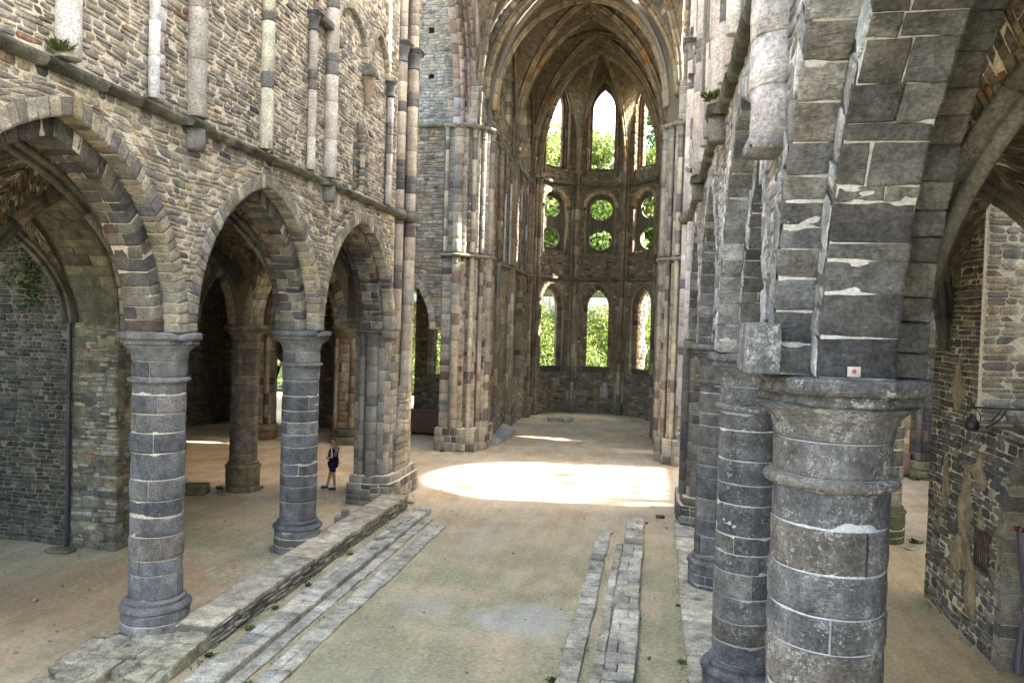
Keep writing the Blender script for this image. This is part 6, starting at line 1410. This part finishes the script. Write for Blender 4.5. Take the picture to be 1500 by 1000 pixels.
# moss and small weeds creeping along the foot of the stone rows and walls
rs = np.random.RandomState(17); L_ = []
for (xm, ya, yb, n_, sp_) in ((-7.06, 10.5, 21.3, 900, .05), (-6.83, 9.3, 18, 350, .03), (-6.27, 9.4, 16, 350, .03), (-5.9, 10, 15, 260, .03), (-1.4, 9.5, 15, 420, .04), (-.66, 9.5, 15, 260, .03), (-.12, 9.5, 17, 260, .03), (.64, 10, 20, 700, .06), (-8.95, 11, 17, 260, .06), (5.72, 13.9, 17.5, 260, .05), (-9.1, 21.4, 23, 200, .06)):
    yy_ = ya+(yb-ya)*rs.uniform(0, 1, n_); keep = np.sin(yy_*3.1+xm)+np.sin(yy_*7.3+xm*3)+rs.normal(size=n_)*.5 > .5; yy_ = yy_[keep]; L_.append(np.stack([xm+rs.normal(size=len(yy_))*sp_, yy_, np.abs(rs.normal(size=len(yy_)))*.022+.004], -1))
for (bx_, by_, br_) in ((XL, 11.6, .60), (XL, 16.87, .60), (XR, 11.6, .60), (XR, 16.87, .6), (-12.92, 22.2, .6)):
    an_ = rs.uniform(0, 2*PI, 160); L_.append(np.stack([bx_+np.cos(an_)*(br_+np.abs(rs.normal(size=160))*.03), by_+np.sin(an_)*(br_+np.abs(rs.normal(size=160))*.03), np.abs(rs.normal(size=160))*.02+.004], -1))
leafcloud('moss', np.concatenate(L_), .016, [(.06, .085, .025), (.09, .11, .035), (.05, .07, .02), (.13, .14, .06)], 18, None, LEAF, 'stuff')
# pebbles and crumbs strewn about
n_ = 3500; rs = np.random.RandomState(2); bx = []
xx = rs.uniform(-16, 8, n_); yy = 6+44*rs.uniform(0, 1, n_)**1.3; s_ = .006+.035*rs.uniform(0, 1, n_)**6
B = np.zeros((n_, 8, 3)); base = np.array([(-1, -1, 0), (1, -1, 0), (1, 1, 0), (-1, 1, 0), (-.7, -.7, 1), (.7, -.7, 1), (.7, .7, 1), (-.7, .7, 1)])
an = rs.uniform(0, PI, n_); ca_, sa_ = np.cos(an)[:, None], np.sin(an)[:, None]
B[..., 0] = xx[:, None]+s_[:, None]*(base[:, 0]*ca_-base[:, 1]*sa_*.7); B[..., 1] = yy[:, None]+s_[:, None]*(base[:, 0]*sa_+base[:, 1]*ca_*.7); B[..., 2] = base[:, 2]*s_[:, None]*.8
V = hexes(B, .004); off = np.arange(n_)*24; rr = random.Random(1)
link('gravel', mk_mesh('gravel', V.reshape(-1, 3), [(q[None]+off[:, None, None]).reshape(-1, q.shape[1]) for q in HEXF], np.repeat(np.array([(*mix([(3, (.36, .31, .23)), (2, (.26, .23, .19)), (1, (.5, .46, .38))], rr), 0) for _ in range(n_)]), 24, 0)), STONE, None, 'stuff')

# ================================================================= PERSON
def skinned(name, verts, edges, radii, mat, parent, root=0, sub=2, off=(0, 0, 0), smooth=True):
    me = bpy.data.meshes.new(name); me.from_pydata([tuple(np.array(v)) for v in verts], edges, []); o = bpy.data.objects.new(name, me); COL.objects.link(o)
    sk = o.modifiers.new('skin', 'SKIN'); me.skin_vertices[0].data
    for i, r_ in enumerate(radii):
        d = me.skin_vertices[0].data[i]; d.radius = (r_, r_) if not isinstance(r_, tuple) else r_; d.use_root = (i == root)
    sk.use_smooth_shade = smooth; sk.branch_smoothing = .6
    ss = o.modifiers.new('sub', 'SUBSURF'); ss.levels = sub; ss.render_levels = sub
    me.materials.append(mat); o.parent = parent; return o
SKIN = plain('skin', (.42, .24, .165), .55, .3); BLKC = plain('black_tee', (.018, .017, .018), .9, .1, 80, .001); NAVY = plain('navy_shorts', (.012, .02, .06), .85, .1, 80, .001); GREY = plain('grey_cotton', (.20, .22, .27), .9, .1, 80, .002); WC = plain('white_cotton', (.6, .6, .62), .9, .1); SHOE = plain('blue_trainers', (.02, .028, .13), .6, .3); SOLE = plain('white_soles', (.7, .7, .7), .6, .3); HAIR = plain('grey_stubble', (.10, .07, .055), .9, .1, 120, .002); BROWN = plain('dark_print', (.06, .04, .035), .9, .1, 60, .002)
px0, py0 = -10.19, 23.0
P_ = thing('person', 'man in black tee, navy shorts and blue trainers standing left of the crossing pier', 'person', (px0, py0, 0))
# local frame: he faces -X (to the picture's left); y towards the camera is -Y
hd = (0, 0, 0)
body_v = [(0, 0, .93), (0.01, 0, 1.08), (.015, 0, 1.25), (.02, 0, 1.38), (.015, 0, 1.475), (-.01, 0, 1.54), (-.025, 0, 1.62), (-.02, 0, 1.70),     # 0-7 pelvis..crown
          (.02, -.085, .90), (.07, -.09, .50), (.11, -.08, .10), (.0, -.12, .045), (-.07, -.135, .03),                 # 8-12 near leg
          (-.02, .09, .90), (-.13, .08, .50), (-.22, .06, .10), (-.34, .06, .045), (-.41, .055, .03),                    # 13-17 far leg
          (.02, -.19, 1.40), (.06, -.25, 1.13), (-.08, -.22, 1.04), (-.14, -.15, 1.045),                                # 18-21 near arm (elbow bent, hand at belly)
          (.02, .19, 1.40), (.06, .23, 1.13), (-.09, .14, 1.06), (-.155, .05, 1.06)]                                     # 22-25 far arm
body_e = [(0, 1), (1, 2), (2, 3), (3, 4), (4, 5), (5, 6), (6, 7), (0, 8), (8, 9), (9, 10), (10, 11), (11, 12), (0, 13), (13, 14), (14, 15), (15, 16), (16, 17), (3, 18), (18, 19), (19, 20), (20, 21), (3, 22), (22, 23), (23, 24), (24, 25)]
body_r = [(.14, .15), (.125, .145), (.12, .15), (.105, .15), .055, .065, (.098, .078), (.07, .06), .090, .062, .043, .040, .030, .090, .062, .043, .040, .030, .058, .043, .033, .030, .058, .043, .033, .030]
skinned('body', body_v, body_e, body_r, SKIN, P_)
# face: nose, brow, ears, beard, glasses
def blob(name, c, r3, mat, n=12):
    V = []; F = []
    for i in range(n+1):
        a = PI*i/n
        for j in range(n): b_ = 2*PI*j/n; V.append((c[0]+r3[0]*math.sin(a)*math.cos(b_), c[1]+r3[1]*math.sin(a)*math.sin(b_), c[2]+r3[2]*math.cos(a)))
    for i in range(n):
        for j in range(n): F.append([i*n+j, i*n+(j+1) % n, (i+1)*n+(j+1) % n, (i+1)*n+j])
    me = mk_mesh(name, V, [np.array(F)]); me.polygons.foreach_set('use_smooth', np.ones(len(me.polygons), bool)); o = bpy.data.objects.new(name, me); COL.objects.link(o); me.materials.append(mat); o.parent = P_; return o
blob('nose', (-.122, 0, 1.628), (.022, .016, .026), SKIN); blob('ear', (-.005, -.083, 1.625), (.02, .010, .032), SKIN); blob('ear', (-.005, .083, 1.625), (.02, .010, .032), SKIN)
blob('beard', (-.070, 0, 1.575), (.046, .052, .042), HAIR); blob('hair', (.004, 0, 1.668), (.088, .078, .058), HAIR); blob('mouth', (-.114, 0, 1.588), (.006, .02, .006), plain('lips', (.3, .12, .1)))
blob('sunglasses', (-.104, -.035, 1.652), (.012, .028, .016), BLK); blob('sunglasses', (-.104, .035, 1.652), (.012, .028, .016), BLK); blob('temple_arm', (-.05, -.080, 1.652), (.055, .004, .005), BLK)
# clothing as slightly larger shells over the body
skinned('t_shirt', [(0.005, 0, .86), (0.01, 0, 1.04), (.015, 0, 1.25), (.02, 0, 1.39), (.018, 0, 1.455), (.02, -.19, 1.405), (.05, -.225, 1.24), (.02, .19, 1.405), (.05, .225, 1.24)], [(0, 1), (1, 2), (2, 3), (3, 4), (3, 5), (5, 6), (3, 7), (7, 8)], [(.165, .175), (.155, .17), (.14, .165), (.118, .165), .068, .073, .066, .073, .066], BLKC, P_)
skinned('shorts', [(0, 0, .95), (.02, -.08, .88), (.06, -.09, .56), (-.02, .085, .88), (-.11, .08, .56)], [(0, 1), (1, 2), (0, 3), (3, 4)], [(.15, .16), .108, .090, .108, .090], NAVY, P_)
skinned('hoodie', [(.12, 0, 1.20), (.12, 0, 1.36), (.085, 0, 1.47), (.02, -.075, 1.475), (-.04, -.11, 1.38), (.02, .075, 1.475), (-.04, .11, 1.38), (.13, -.10, 1.30), (.13, -.13, 1.10)], [(0, 1), (1, 2), (2, 3), (3, 4), (2, 5), (5, 6), (1, 7), (7, 8)], [(.06, .10), (.065, .11), .058, .045, .034, .045, .034, .05, .035], GREY, P_)
skinned('sleeve_stripe', [(.035, -.255, 1.43), (.065, -.285, 1.33), (.085, -.29, 1.22), (.10, -.27, 1.10)], [(0, 1), (1, 2), (2, 3)], [.018, .020, .020, .015], WC, P_)
skinned('shirt_print', [(-.10, -.03, 1.33), (-.118, -.04, 1.2), (-.12, -.03, 1.05)], [(0, 1), (1, 2)], [.03, .045, .045], BROWN, P_)
for (ax1, ay1, az1, ax2, ay2) in ((.14, -.075, .055, -.10, -.14), (-.20, .06, .055, -.44, .055)):
    skinned('shoe', [(ax1+.02, ay1, az1+.01), ((ax1+ax2)/2, (ay1+ay2)/2, .055), (ax2, ay2, .04)], [(0, 1), (1, 2)], [(.06, .056), (.055, .052), (.042, .046)], SHOE, P_)
    skinned('sole', [(ax1+.03, ay1, .016), ((ax1+ax2)/2, (ay1+ay2)/2, .016), (ax2-.01, ay2, .016)], [(0, 1), (1, 2)], [(.016, .045), (.016, .045), (.014, .036)], SOLE, P_, sub=1)
# hands: palm, four bent fingers, thumb
for sy, hx_, hy_ in ((-1, -.14, -.15), (1, -.155, .03)):
    v = [(hx_, hy_, 1.057), (hx_-.05, hy_+.035, 1.06)]; e = [(0, 1)]; rad_ = [.026, .028]
    skinned('palm', v, e, [(.018, .034), (.016, .036)], SKIN, P_)
    for f in range(4):
        dz = .024-.016*f; L = (.036, .042, .038, .028)[f]; b0 = np.array([hx_-.055, hy_+.045, 1.06+dz]); skinned('finger', [b0, b0+[-.022, L*.6, 0], b0+[-.010, L*1.25, -.002], b0+[.012, L*1.6, -.003]], [(0, 1), (1, 2), (2, 3)], [.009, .0085, .008, .007], SKIN, P_, sub=1)
    skinned('thumb', [(hx_-.02, hy_+.005, 1.085), (hx_-.05, hy_+.02, 1.105), (hx_-.075, hy_+.045, 1.105)], [(0, 1), (1, 2)], [.012, .010, .008], SKIN, P_, sub=1)
skinned('wristwatch', [(-.095, -.203, 1.041), (-.104, -.193, 1.041)], [(0, 1)], [.040, .040], BLK, P_, sub=1)
for o in list(bpy.data.objects):
    if '_o' in o: del o['_o']
